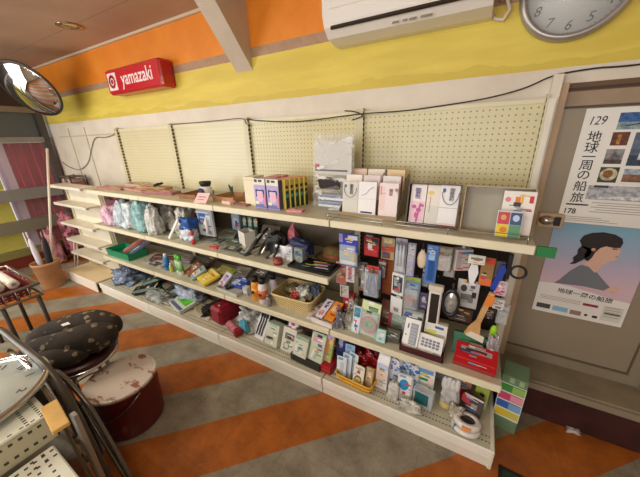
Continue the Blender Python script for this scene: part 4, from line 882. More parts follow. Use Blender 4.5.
pk('tube_pack', 'slim blue and white blister pack left of the ring pack', 'pack', -.755, -.405, S3, .05, .165, .012, M((210, 220, 224), .35), [(.5, .78, .8, .35, M((60, 140, 170), .4)), (.5, .3, .4, .4, M((240, 240, 240), .4)), (.5, .3, .12, .3, M((60, 90, 150), .4))], a=.25, rz=-.08)
o = pk('ring_pack', 'clear pack with red, green rings and pale green header', 'pack', -.675, -.40, S3, .118, .215, .008, M((168, 186, 156), .4), [(.5, .86, .96, .24, M((206, 218, 160), .5)), (.62, .82, .5, .08, M((70, 90, 90), .5)), (.5, .95, .3, .08, M((230, 232, 220), .5))], a=.22, rz=-.10)
b = B()
for r_, m_c in ((.046, M((196, 90, 80), .35)), (.036, M((206, 130, 110), .35)), (.026, M((120, 180, 110), .35)), (.015, M((80, 160, 90), .35))):
    b.tube([(r_ * math.cos(2 * PI * k / 24), -.010, .075 + r_ * math.sin(2 * PI * k / 24)) for k in range(24)], .0045, m_c, 6, closed=True)
b.build('coiled_cords', o)
b = B(); b.bbox(-.054, .054, -.018, -.001, .012, .150, clear, .006); b.build('blister', o)
pk('teal_pack', 'small light teal pack in front right of the ring pack', 'pack', -.592, -.425, S3, .052, .075, .02, M((160, 206, 204), .4), [(.5, .6, .6, .3, M((206, 226, 224), .4))], a=.35)
pk('dark_pack', 'dark olive pack with a white tag right of the small teal pack', 'pack', -.530, -.395, S3, .075, .075, .035, M((70, 66, 44), .5), [(.5, .5, .4, .12, M((214, 210, 200), .5))], a=.3)
pk('soft_pack', 'grey and green clear pack leaning behind the dark olive pack', 'pack', -.545, -.30, S3, .10, .15, .02, M((140, 156, 146), .35), [(.5, .6, .8, .3, M((170, 196, 186), .4)), (.1, .5, .2, .8, M((180, 60, 60), .4))], a=.35, rz=-.15)
pk('soft_pack', 'brown red pack squeezed between the ring pack and the grey-green one', 'pack', -.615, -.27, S3, .06, .17, .03, M((110, 56, 46), .5), [(.5, .5, .6, .3, M((150, 90, 70), .5))], a=.2)
# calculators
mar = M((72, 22, 30), .4)
tray('display_tray', 'dark maroon low tray holding the two white calculators', 'tray', -.372, -.365, S3, .222, .12, .036, mar, -.0, .004, .0)
def calc(name, label, x, y, w, h, a, rz, zz, bars):
    o = pk(name, label, 'calculator', x, y, zz, w, h, .016, M((228, 226, 220), .4), [], a=a, rz=rz)
    b = B(); g_ = M((150, 152, 158), .45); k_ = M((90, 94, 104), .5)
    if bars:
        b.bbox(-w * .10, w * .36, -.004, .001, h * .14, h * .86, g_, .001)
        for k in range(6): b.bbox(-w * .06, w * .32, -.006, -.003, h * (.18 + k * .11), h * (.25 + k * .11), M((170, 172, 178), .5), .001)
        b.bbox(-w * .30, -w * .22, -.003, .001, h * .66, h * .82, k_, .001)
        b.bbox(-w * .36, -w * .30, -.003, .001, h * .4, h * .46, k_, .001)
    else:
        for k in range(5):
            for j in range(3): b.bbox(w * (-.38 + .155 * k), w * (-.38 + .155 * k + .11), -.005, .001, h * (.34 + .16 * j), h * (.34 + .16 * j + .11), M((120, 126, 142), .5), .001, )
        b.bbox(w * .16, w * .40, -.002, .001, h * .10, h * .16, g_, .0005)
    b.build('keys', o); return o
calc('calculator', 'white upright calculator with grey key panel, left in the maroon tray', -.438, -.405, .084, .160, .45, -.06, S3 + .007, True)
calc('calculator', 'white wider calculator with rows of slanted grey keys, right in the maroon tray', -.335, -.405, .122, .098, .55, -.06, S3 + .007, False)
pk('paper_box', 'white box with a yellow-green patch behind the wider calculator', 'box', -.322, -.335, S3, .115, .150, .04, M((222, 220, 206), .5), [(.3, .62, .5, .22, M((206, 208, 110), .5)), (.75, .60, .4, .03, M((150, 150, 150), .5))], a=.12, rz=-.05)
pk('grey_case', 'grey flat cases stacked upright behind the left calculator', 'case', -.445, -.325, S3, .11, .185, .05, M((150, 154, 152), .4), [(.5, .8, .9, .04, dark), (.5, .6, .9, .04, M((196, 200, 196), .4)), (.5, .9, .9, .05, M((190, 194, 190), .4))], a=.1)
# red box, green box
o = pk('tool_box', 'bright red plastic box with silver print at the right end of the third shelf', 'box', -.125, -.432, S3, .185, .11, .055, M((176, 18, 28), .3), [(.5, .72, .74, .22, M((150, 140, 140), .35)), (.5, .72, .5, .12, M((60, 40, 40), .4)), (.5, .25, .9, .04, M((214, 60, 60), .35))], a=1.0, rz=-.05)
pk('green_box', 'flat dark green and white box behind the bright red box', 'box', -.130, -.315, S3, .20, .115, .03, M((40, 110, 80), .45), [(.6, .55, .4, .2, M((206, 214, 206), .5)), (.25, .7, .3, .2, M((70, 140, 100), .5))], a=.3)
bag('clear_pack', 'clear crinkled pack lying on the right of the red box', 'pack', -.055, -.30, S3 + .0, .05, .10, .17, M((180, 170, 168), .2, 0, .3, 40), 40, .25)

# === hanging packs ===
hang('hanging_pack', 'blue blister pack with white curved product at the left of the hanging rows', 'pack', -.845, .775, .120, .205, M((58, 66, 160), .4), [(.5, .62, .9, .30, M((46, 70, 180), .4), 'o'), (.1, .85, .2, .25, M((150, 140, 200), .4)), (.72, .90, .5, .12, M((220, 222, 230), .4)), (.5, .25, .95, .42, M((160, 172, 180), .4)), (.5, .12, .9, .10, M((226, 228, 228), .4), 'o'), (.75, .3, .3, .2, M((190, 176, 120), .4))], blister=.02, y=-.30)
hang('hanging_pack', 'red and black card pack with gold top in the upper hanging row', 'pack', -.705, .865, .085, .115, M((150, 30, 34), .5), [(.5, .8, .9, .3, M((40, 24, 28), .5)), (.4, .55, .3, .3, M((214, 190, 190), .5)), (.5, .2, .9, .25, M((176, 30, 36), .5))], y=-.30)
hang('hanging_pack', 'gold and red striped card pack right of the red and black one', 'pack', -.620, .850, .075, .130, M((176, 150, 100), .5), [(.5, .5, .9, .25, M((196, 60, 50), .5)), (.5, .85, .6, .2, M((210, 196, 150), .5)), (.4, .2, .6, .3, M((110, 70, 60), .5))], y=-.27)
hang('hanging_pack', 'red and white dotted card pack below the blue blister pack', 'pack', -.905, .625, .070, .150, M((206, 150, 140), .5), [(.5, .85, .9, .2, M((180, 60, 60), .5)), (.3, .5, .4, .3, M((232, 214, 206), .5)), (.7, .4, .4, .3, M((170, 80, 80), .5)), (.5, .15, .8, .2, M((196, 110, 100), .5))], y=-.27)
hang('hanging_pack', 'white card pack with pink characters beside the red dotted one', 'pack', -.845, .650, .055, .130, M((232, 222, 222), .5), [(.5, .5, .4, .6, M((206, 120, 130), .5)), (.5, .9, .8, .1, M((196, 60, 70), .5))], y=-.27, rz=.1)
hang('hanging_pack', 'plain whitish pack hanging under the red dotted card pack', 'pack', -.875, .545, .06, .085, M((206, 198, 186), .5), [(.2, .5, .1, .8, dark)], y=-.29)
def pliers(b, w, h):
    for s_ in (-1, 1):
        b.tube([(s_ * .004, -.010, h * .82), (s_ * .012, -.012, h * .55), (s_ * .020, -.012, h * .28), (s_ * .014, -.010, h * .10)], [.005, .007, .008, .006], M((70, 110, 170), .4), 8)
        b.tube([(s_ * .018, -.014, h * .80), (s_ * .030, -.014, h * .5), (s_ * .030, -.012, h * .22)], [.004, .006, .006], M((150, 150, 156), .3, .6), 8)
    b.bbox(-.010, .010, -.018, -.006, h * .72, h * .92, steel, .003)
hang('hanging_pack', 'blister pack of blue-handled tools on dark card with red corner', 'pack', -.695, .600, .105, .205, M((34, 36, 44), .5), [(.5, .90, .7, .18, M((200, 60, 50), .5)), (.15, .5, .2, .8, M((190, 196, 200), .5)), (.9, .6, .15, .6, M((120, 140, 160), .5))], inner=pliers, blister=.03, ih=.75, y=-.29)
hang('hanging_pack', 'grey pack of metal parts between the white card pack and the blue-handled tools', 'pack', -.775, .590, .060, .200, M((120, 112, 104), .4), [(.5, .5, .3, .8, M((170, 164, 156), .4)), (.2, .3, .2, .3, dark)], y=-.24)
hang('hanging_board', 'orange brown board hanging behind the blue-handled tools', 'board', -.618, .585, .085, .235, M((150, 78, 34), .5), [(.5, .3, .8, .02, M((120, 60, 26), .5))], y=-.20)
def brushes(b, w, h):
    for k in range(3):
        x = (k - 1) * w * .28; b.tube([(x, -.008, h * .2), (x, -.010, h * .5), (x, -.010, h * .85)], [.005, .006, .008], M((196, 196, 204), .3), 8)
hang('hanging_pack', 'silvery clear pack of grey pens at the middle of the upper hanging row', 'pack', -.545, .790, .062, .200, M((168, 170, 180), .35), [(.5, .85, .9, .15, M((120, 124, 136), .4)), (.5, .4, .2, .6, M((220, 222, 230), .35))], inner=brushes, blister=.018, y=-.28)
hang('hanging_pack', 'silver pack with a purple lower half beside the grey pens', 'pack', -.488, .775, .042, .200, M((150, 150, 170), .35), [(.5, .25, .8, .45, M((100, 76, 176), .5)), (.5, .8, .8, .3, M((190, 190, 200), .35))], blister=.014, y=-.285)
o = E('hair_brush', 'oval pale wooden hair brush hanging between the purple pack and the blue one', 'brush', (-.435, -.27, .835))
b = B(); b.lathe([(0, 0), (.017, .008), (.023, .03), (.025, .055), (.021, .082), (.010, .098), (.007, .11), (0, .112)], M((224, 200, 168), .5), 20, MX(sc=(1, .4, 1))); b.build('brush_head', o)
b = B(); b.tube([(0, 0, .105), (0, 0, .15)], [.005, .004], dark, 8); b.build('handle', o); hooks.append((-.435, .97, -.28))
def comb(b, w, h):
    b.bbox(-w * .3, w * .3, -.010, -.002, h * .62, h * .78, M((150, 186, 226), .3), .003)
    for k in range(7): b.bbox(w * (-.28 + .08 * k), w * (-.28 + .08 * k + .04), -.009, -.003, h * .08, h * .63, M((70, 120, 196), .35), .001)
hang('hanging_pack', 'bright blue comb pack, brightest of the upper hanging row', 'pack', -.385, .765, .056, .215, M((76, 122, 190), .4), [(.5, .8, .5, .16, M((190, 210, 236), .4), 'o'), (.5, .95, .8, .06, M((100, 150, 210), .4))], inner=comb, y=-.285)
hang('hanging_pack', 'clear pack of brown cords right of the blue comb pack', 'pack', -.325, .845, .066, .135, M((130, 100, 84), .5), [(.4, .4, .5, .6, M((150, 96, 76), .5)), (.5, .85, .8, .15, M((150, 150, 130), .5)), (.85, .4, .2, .6, M((170, 170, 150), .5))], blister=.02, y=-.28)
o = pk('slim_box', 'white and light blue box hanging turned sideways beneath the top shelf', 'box', -.240, -.27, .862, .078, .112, .045, M((196, 186, 182), .5), [(.2, .5, .3, .8, M((176, 160, 160), .5)), (.62, .85, .7, .12, M((80, 130, 170), .5))], rz=.45, side=M((110, 196, 220), .5)); hooks.append((-.235, .965, -.24))
b = B(); b.box(-.006, .006, .02, .026, .11, .125, clear_s); b.build('hang_tab', o)
hang('hanging_pack', 'small white card with grey letters in front of the red hanging pack', 'card', -.188, .925, .070, .046, M((226, 222, 206), .5), [(.5, .6, .7, .22, M((120, 120, 110), .5)), (.5, .2, .9, .1, M((226, 200, 120), .5))], y=-.31)
o = hang('hanging_pack', 'white coffin-shaped paddle pack hanging below the small white card', 'pack', -.192, .800, .040, .118, M((60, 44, 50), .5), [], y=-.26, inner=lambda b, w, h: b.prism([(-.010, h * .04), (.010, h * .04), (.022, h * .55), (.014, h * .9), (-.014, h * .9), (-.022, h * .55)], -.012, -.001, M((232, 230, 232), .4)))
hang('hanging_pack', 'brown and red pack with orange bottom in the right hanging row', 'pack', -.136, .800, .056, .150, M((150, 112, 66), .5), [(.55, .88, .9, .22, M((206, 70, 46), .5)), (.5, .15, .9, .24, M((226, 106, 40), .5))], y=-.265)
o = hang('hanging_pack', 'deep blue sandal-shaped item hanging at the right end of the row', 'item', -.085, .785, .040, .150, M((90, 90, 96), .4), [], y=-.25, inner=lambda b, w, h: b.prism([(-.024, h * .02), (-.004, h * .0), (.008, h * .35), (.026, h * .75), (.016, h * .95), (-.002, h * .90), (-.010, h * .5), (-.026, h * .15)], -.016, -.002, M((34, 64, 160), .4)))
o = E('black_loop_strap', 'black looped strap hanging at the end beside the door', 'strap', (-.040, -.25, .86))
b = B(); b.tube([(.028 + .030 * math.cos(2 * PI * k / 20), 0, .035 + .030 * math.sin(2 * PI * k / 20)) for k in range(20)], .0055, black, 8, closed=True); b.build('loop', o)
b = B(); b.bbox(-.022, -.002, -.006, .006, -.01, .12, black, .003); b.build('strap', o); hooks.append((-.050, .97, -.24))
# second hanging row
o = hang('hanging_pack', 'tall white pack with black and white photo and dark band', 'pack', -.548, .520, .072, .265, M((226, 224, 222), .5), [(.5, .76, .80, .36, M((60, 60, 62), .5)), (.35, .80, .3, .2, M((170, 170, 170), .5)), (.65, .70, .2, .2, M((140, 140, 140), .5)), (.5, .47, 1, .06, M((34, 32, 32), .5))], y=-.29, rz=-.25, side=M((150, 146, 140), .5), t=.04)
hang('hanging_pack', 'blue and green pack with red-brown picture right of the tall white pack', 'pack', -.470, .560, .085, .215, M((110, 140, 160), .45), [(.5, .94, .95, .10, M((150, 180, 60), .5)), (.5, .30, .9, .36, M((130, 60, 40), .5)), (.4, .34, .4, .2, M((190, 90, 60), .5), 'o'), (.75, .25, .3, .25, M((40, 30, 30), .5)), (.5, .66, .7, .3, M((150, 166, 180), .5))], blister=.02, y=-.275)
hang('hanging_pack', 'small dark pack with purple bits left of the torch', 'pack', -.405, .590, .040, .100, M((84, 78, 110), .5), [(.5, .6, .5, .4, M((190, 186, 200), .5), 'o')], y=-.27)
o = E('flashlight_pack', 'tall white frame with a long black panel, standing like a lantern', 'lantern', (-.345, -.315, .560))
wf = M((226, 222, 214), .45)
b = B(); b.bbox(-.032, .032, 0, .022, -.055, .205, wf, .006); b.build('frame', o)
b = B(); b.bbox(-.021, .021, -.0015, .004, -.015, .165, M((38, 32, 26), .35), .001); b.build('panel', o)
b = B(); b.bbox(-.036, .036, -.008, .03, .180, .212, M((216, 206, 184), .5), .005); b.build('top_cap', o)
b = B(); b.bbox(-.034, .034, -.006, .03, -.062, -.045, wf, .004); b.build('foot', o)
o['label'] = 'tall white lantern with a long black front panel above the calculators'; hooks.append((-.345, .80, -.28))
o = E('round_lamp', 'oval black-rimmed clear reflector lamp right of the tall white lantern', 'lamp', (-.268, -.30, .690))
b = B(); b.lathe([(.030, 0), (.040, .0), (.042, .012), (.036, .020), (.030, .014), (.030, .0)], M((28, 28, 30), .35), 32, MX(sc=(1, 1, 2.0)) @ Matrix.Rotation(PI / 2, 4, 'X'), ring=True); b.build('rim', o)
b = B(); b.lathe([(0, .010), (.030, .008), (.033, .002)], M((196, 196, 186), .15, .5, .3, 60), 28, MX(sc=(1, 1, 2.0)) @ Matrix.Rotation(PI / 2, 4, 'X')); b.build('lens', o)
b = B(); b.bbox(-.006, .006, -.002, .006, .075, .11, dark, .002); b.build('hang_tab', o); hooks.append((-.268, .80, -.27))
hang('hanging_pack', 'white and grey spotted card pack behind the wooden tool', 'pack', -.200, .640, .100, .160, M((200, 196, 196), .5), [(.3, .7, .3, .25, M((60, 60, 64), .5), 'o'), (.7, .8, .2, .15, M((90, 90, 96), .5)), (.5, .35, .6, .3, M((120, 120, 120), .5)), (.8, .5, .2, .2, dark)], y=-.235)
hang('hanging_pack', 'dark brown pack under the spotted card pack', 'pack', -.215, .555, .110, .08, M((74, 48, 38), .5), [(.3, .5, .4, .5, black, 'o')], y=-.25, t=.02)
o = E('wooden_tool', 'pale wooden handled tool with flared end, hanging right of the lamp', 'tool', (-.150, -.30, .525), (0, .18, 0))
ww = M((206, 160, 104), .5, 0, .2, 14)
b = B(); b.prism([(-.038, .0), (.034, -.006), (.026, .04), (.012, .09), (.014, .27), (-.010, .27), (-.012, .09), (-.030, .045)], -.008, .006, ww); b.build('handle', o)
b = B(); b.bbox(-.012, .022, -.013, -.007, .20, .255, M((226, 130, 50), .5), .002); b.build('orange_label', o); 
b = B(); b.prism([(-.030, -.002), (.055, -.012), (.050, .025), (-.012, .03)], -.014, -.008, M((226, 214, 190), .5)); b.build('card', o); hooks.append((-.105, .80, -.27))
hang('hanging_pack', 'pink and white flowered pack under the black looped strap', 'pack', -.066, .760, .052, .080, M((206, 180, 188), .5), [(.3, .5, .3, .3, pink, 'o'), (.7, .4, .3, .3, M((150, 90, 120), .5), 'o')], y=-.26)
hang('hanging_pack', 'small white box with grey clip near the shelf end', 'pack', -.062, .690, .046, .055, M((222, 220, 216), .5), [(.5, .2, .5, .2, grey)], y=-.27, t=.02)
hang('hanging_pack', 'dark small pack between the orange label and the white box', 'pack', -.090, .620, .040, .055, M((60, 50, 50), .5), [(.5, .5, .6, .5, M((110, 100, 100), .4), 'o')], y=-.26)
o = E('bottle_holder', 'lime green bottle in a black ring holder at the shelf end', 'bottle', (-.060, -.29, .475))
b = B(); b.lathe([(.015, 0), (.016, .01), (.016, .115), (.010, .13), (0, .135)], M((150, 200, 30), .35), 18); b.build('body', o)
b = B(); b.tube([(.024 * math.cos(2 * PI * k / 18), .024 * math.sin(2 * PI * k / 18), -.002) for k in range(18)], .008, black, 8, closed=True); b.tube([(-.024, 0, -.002), (-.12, .01, .012)], .005, black, 7); b.build('ring_base', o)
hooks.append((-.060, .62, -.25))
# hooks that carry them
for x, z, y in hooks:
    z = min(z, 1.03)
    b = B(); b.tube([(x, .0, z), (x, y + .02, z), (x, y + .008, z + .006)], .0022, chrome, 6); b.build('hook', u3)

# === base shelf ===
def bx(x, y): return -.237 + (x + .237) * 1.026, min(-1.705 + (y + 1.705) * 1.026, 9)
BG = M((110, 130, 160), .3, 0, .5, 16)
def BP(name, label, cat, x, y, w, h, t, base, decos=(), **k):
    X, Y = bx(x, y); return pk(name, label, cat, X, max(Y, YB + .012), B0 + k.pop('dz', 0), w, h, t, base, decos, **k)
bag('plastic_bag', 'grey-blue plastic bag of goods at the left end of the bottom shelf', 'bag', -3.37, -.36, B0, .36, .26, .13, BG, 50, .3, e=.7)
dgm = M((18, 62, 54), .4, 0, .3, 10)
pk('slipper_pack', 'dark green flat case behind, near the left end of the bottom shelf', 'case', -3.06, -.40, B0 + .03, .17, .30, .05, dgm, [(.5, .5, .8, .05, M((40, 90, 80), .4))], a=1.35, rz=-.75, r=.02)
pk('slipper_pack', 'dark green flat case in front, at the left part of the bottom shelf', 'case', -3.03, -.52, B0, .13, .25, .05, M((24, 50, 40), .4, 0, .4, 10), [(.5, .6, .6, .1, M((60, 80, 70), .4))], a=1.45, rz=-.85, r=.02)
bag('plastic_bag', 'clear grey bag lying left of the bright green pack', 'bag', -2.72, -.45, B0, .26, .16, .07, M((150, 156, 148), .25, 0, .4, 20), 51, .25)
bag('plastic_bag', 'long pale blue clear bag lying behind the bright green pack', 'bag', -2.45, -.30, B0, .46, .20, .13, M((176, 190, 212), .2, 0, .35, 14), 52, .25, rz=-.15, e=.7)
BP('glove_pack', 'bright green and white flat pack on the bottom shelf', 'pack', -2.36, -.54, .24, .24, .03, M((206, 214, 206), .4), [(.5, .58, .8, .6, M((86, 190, 40), .45)), (.4, .6, .2, .5, M((60, 150, 40), .5), .1), (.7, .6, .1, .5, M((110, 206, 60), .5), .1), (.5, .1, .9, .12, M((90, 100, 140), .5))], a=1.4, rz=-.25)
BP('flat_pack', 'brown and beige flat pack right of the bright green pack', 'pack', -2.14, -.48, .16, .15, .02, M((176, 160, 130), .5, 0, .3, 20), [(.5, .5, .6, .4, M((150, 120, 96), .5)), (.8, .8, .3, .2, M((206, 200, 190), .5))], a=1.45, rz=-.3)
BP('flat_pack', 'pale dusty flat pack at the front between brown pack and crimson case', 'pack', -2.02, -.52, .12, .08, .015, M((206, 196, 176), .5), [(.5, .5, .5, .4, M((220, 214, 200), .5))], a=1.5, rz=.1)
BP('flat_pack', 'grey-green flat pack behind the beige one', 'pack', -2.16, -.32, .22, .14, .02, M((160, 158, 140), .5, 0, .3, 12), [(.5, .5, .6, .4, M((180, 176, 160), .5))], a=1.5, rz=-.1)
bag('black_cloth', 'black folded cloth left of the crimson case', 'cloth', -2.02, -.36, B0, .12, .30, .10, M((16, 16, 18), .8), 53, .2, rz=-.5)
o = E('zip_case', 'crimson long zip case slanting on the bottom shelf', 'case', (-1.908, -0.486, B0), (0, 0, -0.12))
b = B(); b.bbox(-.075, .065, 0, .32, 0, .150, crimson, .02); b.build('body', o)
b = B(); b.lathe([(0, 0), (.014, 0), (.014, .004), (0, .005)], M((206, 140, 120), .3, .5), 16, MX((.0, .055, .1495))); b.build('button', o)
b = B(); b.tube([(-.018, .02, .151), (-.018, .30, .151)], .003, M((110, 14, 30), .4), 6); b.build('zip', o)
bag('plastic_bag', 'clear crumpled bag with light blue content behind the patterned roll', 'bag', -1.62, -.34, B0, .24, .20, .16, M((206, 208, 206), .2, 0, .35, 24), 54, .28)
bag('soap_pouch', 'small sky blue pouch in front of the clear crumpled bag', 'pouch', -1.63, -.46, B0 + .03, .08, .04, .08, M((90, 176, 206), .35), 55, .25)
o = E('fabric_roll', 'pink and red patterned roll with a dark red end, on the bottom shelf', 'roll', (-1.788, -0.462, B0 + .036), (0, PI / 2, -0.32))
b = B(); b.lathe([(.028, 0), (.033, .01), (.033, .12), (.030, .13)], M((206, 116, 130), .6, 0, .5, 50), 20); b.build('roll_body', o)
b = B(); b.bbox(-.030, .030, -.03, .03, .125, .165, M((150, 30, 40), .5), .006); b.build('dark_red_end', o)
b = B(); b.lathe([(0, -.012), (.022, -.006), (.029, .004)], M((226, 160, 140), .6), 18); b.build('round_end', o)
BP('black_box', 'low black box under the pink patterned roll', 'box', -1.69, -.53, .12, .05, .03, black, a=1.5, rz=-.3)
o = BP('wire_pack', 'tall white pack showing three curved black bars', 'pack', -1.455, -.50, .095, .265, .010, M((222, 218, 220), .5), [(.5, .93, .8, .08, M((190, 190, 196), .5)), (.5, .70, .86, .16, M((84, 82, 86), .5))], a=.50, rz=-.12)
b = B()
for k in (-1, 0, 1): b.tube([(k * .025 - .006, -.004, .03), (k * .025 - .004, -.006, .08), (k * .025 + .004, -.006, .13), (k * .025 + .006, -.005, .19)], .0045, black, 6)
b.build('curved_bars', o)
gw = M((206, 210, 190), .5); mint = M((146, 206, 186), .5)
BP('white_carton', 'pale carton with mint green top next to the tall striped pack', 'box', -1.325, -.53, .115, .155, .07, gw, [(.3, .3, .3, .25, M((190, 196, 180), .5)), (.7, .5, .3, .3, M((196, 200, 190), .5)), (.5, .95, .6, .10, mint)], a=.35, rz=-.1)
o = BP('white_carton', 'pale carton with dark face and pink flower on top', 'box', -1.185, -.53, .115, .165, .07, M((216, 214, 200), .5), [(.4, .25, .3, .3, M((150, 156, 140), .5), 'r'), (.55, .66, .7, .26, M((120, 124, 116), .5)), (.55, .66, .3, .16, M((60, 60, 60), .5))], a=.35, rz=-.08)
b = B()
for k in range(5):
    an = 2 * PI * k / 5; b.pillow(.04, .022, .035, M((232, 214, 222), .5), k, .1, 10, 8, mx=Matrix.Translation((.01 + .026 * math.cos(an), .02, .185 + .020 * math.sin(an))))
b.pillow(.024, .03, .024, M((196, 70, 120), .5), 9, .1, 10, 8, mx=Matrix.Translation((.01, .012, .19))); b.build('flower', o)
BP('dark_tray', 'black low tray under two green and white cartons', 'tray', -1.03, -.555, .23, .05, .12, M((40, 38, 32), .5), rz=-.06)
BP('white_carton', 'green topped carton with a square print in the black tray', 'box', -1.075, -.55, .105, .13, .05, gw, [(.35, .35, .5, .4, M((226, 228, 216), .5)), (.4, .35, .2, .2, M((170, 180, 160), .5)), (.5, .92, 1, .14, M((150, 176, 150), .5))], a=.4, rz=-.08, dz=.03)
BP('white_carton', 'tall green and pink carton leaning in the black tray', 'box', -.965, -.54, .105, .185, .05, M((196, 206, 180), .5), [(.45, .80, .6, .26, M((214, 150, 160), .5)), (.2, .3, .14, .4, M((226, 226, 220), .5), .2), (.45, .3, .12, .4, M((170, 176, 160), .5), .2), (.75, .5, .3, .16, M((206, 170, 170), .5)), (.5, .95, .9, .07, M((150, 190, 160), .5))], a=.4, rz=-.08, dz=.03)
BP('red_tray', 'red open carton holding a colourful slim pack on the bottom shelf', 'carton', -.885, -.55, .075, .055, .10, M((166, 24, 36), .45), [(.5, .5, .8, .2, M((190, 60, 60), .5))], rz=-.06)
BP('slim_pack', 'slim pack with lilac, orange and lime stripes behind the red carton', 'pack', -.895, -.51, .055, .205, .02, M((196, 176, 130), .45), [(.5, .85, .8, .25, M((190, 180, 214), .5)), (.3, .45, .4, .5, M((206, 130, 80), .5), .1), (.75, .3, .3, .5, M((150, 196, 70), .5), .1)], a=.3, rz=-.15, dz=.05)
BP('slim_pack', 'deep blue slim pack behind the yellow basket corner', 'pack', -.835, -.46, .06, .22, .02, M((58, 68, 140), .45), [(.4, .8, .5, .3, M((190, 196, 220), .5)), (.5, .3, .6, .3, M((40, 50, 96), .5))], a=.25, rz=-.1)
# yellow basket with packs
yb_ = NT('yellow_ribbed_plastic'); rb = yb_.f('GREATER_THAN', yb_.f('SINE', yb_.f('MULTIPLY', yb_.x, 700)), .1)
yb_.color(yb_.mix(rb, L((176, 120, 36)), L((220, 164, 52)))); yb_.b.inputs['Roughness'].default_value = .45
o = E('plastic_basket', 'yellow ribbed plastic basket of packets on the bottom shelf', 'basket', (-.705, -.47, B0), (0, 0, -.06))
b = B(); rg = wall_loop(b, .215, .13, .235, .15, 0, .055, yb_.m, th=.003); b.build('body', o)
b = B(); b.tube([(x, y, .055) for x, y, z in rg], .0045, M((228, 176, 50), .45), 6, closed=True); b.build('rim', o)
b = B(); b.tube([(x * .96, y * .96, .028) for x, y, z in rg], .003, M((236, 180, 40), .45), 6, closed=True); b.build('band', o)
G = 'white paper packets standing in the yellow basket'
pwm = M((222, 232, 234), .5)
for i, (x, y, h, rz, a, lb) in enumerate(((-.800, -.505, .135, .05, .15, 'white packet at the left of the yellow basket'), (-.775, -.49, .150, -.1, .18, 'bluish white packet second in the yellow basket'), (-.745, -.475, .155, -.25, .2, 'white packet with curled top at the centre of the yellow basket'), (-.775, -.44, .18, .1, .15, 'tall blue-tipped packet at the back of the yellow basket'))):
    pk('paper_packet', lb, 'packet', x, y, B0 + .010, .062, h, .006, (pwm, M((206, 220, 232), .5), M((206, 226, 216), .5), M((160, 190, 220), .5))[i], [(.5, .5, .4, .5, M((190, 206, 214), .5), .1), (.4, .9, .5, .12, M((120, 160, 200), .5)), (.5, .3, .3, .1, M((190, 200, 206), .5))], a=a, rz=rz, group=G)
o = pk('hook_card', 'white card with a yellow disc and dark ring in the yellow basket', 'card', -.688, -.520, B0 + .010, .068, .125, .004, M((226, 222, 206), .5), [(.5, .30, .66, .40, M((70, 70, 60), .5), 'o'), (.5, .27, .54, .32, M((226, 190, 80), .5), 'o'), (.4, .84, .5, .05, M((150, 140, 120), .5))], a=.25, rz=-.1)
pk('tan_packet', 'tan packet at the right end of the yellow basket', 'packet', -.628, -.50, B0 + .010, .045, .12, .01, M((196, 170, 126), .5), [(.5, .6, .5, .3, M((226, 206, 170), .5))], a=.2, rz=-.1)
rf = M((186, 20, 32), .4)
G = 'red wrapped pieces behind the yellow basket'
for i, (x, y, z, s_, lb) in enumerate(((-.705, -.385, B0 + .035, .075, 'red shiny wrapped piece right behind the yellow disc card'), (-.645, -.36, B0 + .0, .085, 'red wrapped piece at the right behind the yellow basket'), (-.72, -.29, B0 + .0, .11, 'red wrapped piece far back on the bottom shelf'))):
    bag('wrapped_piece', lb, 'wrapped piece', x, y, B0, s_ * 1.2, .06, s_ + .05, rf, 60 + i, .3, group=G)
# milk-carton like packs and blue/white bags
o = pk('tall_carton', 'tall narrow white carton with gable top right of the yellow basket', 'carton', -.560, -.475, B0, .068, .175, .05, M((226, 220, 216), .45), [(.5, .86, .9, .2, M((190, 206, 226), .5)), (.5, .55, .8, .3, M((226, 196, 186), .5)), (.4, .25, .6, .3, M((206, 190, 180), .5))], a=.1, rz=-.08)
b = B(); b.add([(-.033, .0, .175), (.033, .0, .175), (.033, .05, .175), (-.033, .05, .175), (-.033, .025, .205), (.033, .025, .205)], [(0, 1, 5, 4), (2, 3, 4, 5), (0, 4, 3), (1, 2, 5), (0, 3, 2, 1)], M((232, 232, 234), .4)); b.bbox(-.033, .033, .022, .028, .203, .220, M((236, 238, 240), .4), .001); b.build('gable_top', o)
bwm = NT('blue_and_white_wrapper'); bwm.color(bwm.mix(bwm.ramp(bwm.noise(38, 3, .6), .54, .57), L((226, 230, 234)), L((74, 126, 190)))); bwm.b.inputs['Roughness'].default_value = .3
G = 'blue and white wrapped packs right of the tall carton'
for i, (x, y, w, h, lb) in enumerate(((-.500, -.40, .085, .20, 'blue and white wrapped pack just right of the tall carton'), (-.455, -.37, .09, .20, 'blue and white pack behind the blue dotted pack'), (-.48, -.49, .07, .11, 'short whitish pack in front of the blue and white wrapped pack'), (-.400, -.39, .08, .18, 'blue and white pack left of the teal card box'))):
    bag('wrapped_pack', lb, 'pack', x, y, B0, w, .05, h, bwm.m if i != 2 else M((214, 210, 200), .3, 0, .3, 40), 70 + i, .15, e=.4, group=G)
o = pk('wipe_pack', 'white wipe pack with a large blue oval', 'pack', -.425, -.505, B0, .082, .155, .03, M((224, 226, 224), .35), [(.45, .66, .62, .40, M((40, 136, 196), .45), 'o'), (.5, .2, .7, .2, M((206, 206, 190), .5)), (.3, .95, .4, .06, M((120, 160, 206), .5))], a=.25, rz=.05, r=.01)
o = E('card_box', 'clear box with a dark teal square card inside', 'box', (-.330, -.485, B0), (0, 0, -.12))
b = B(); b.bbox(-.052, .052, 0, .05, 0, .105, clear_s, .002); b.build('clear_case', o)
b = B(); b.bbox(-.040, .030, -.002, .001, .022, .098, M((30, 96, 98), .5), .001); b.build('teal_card', o)
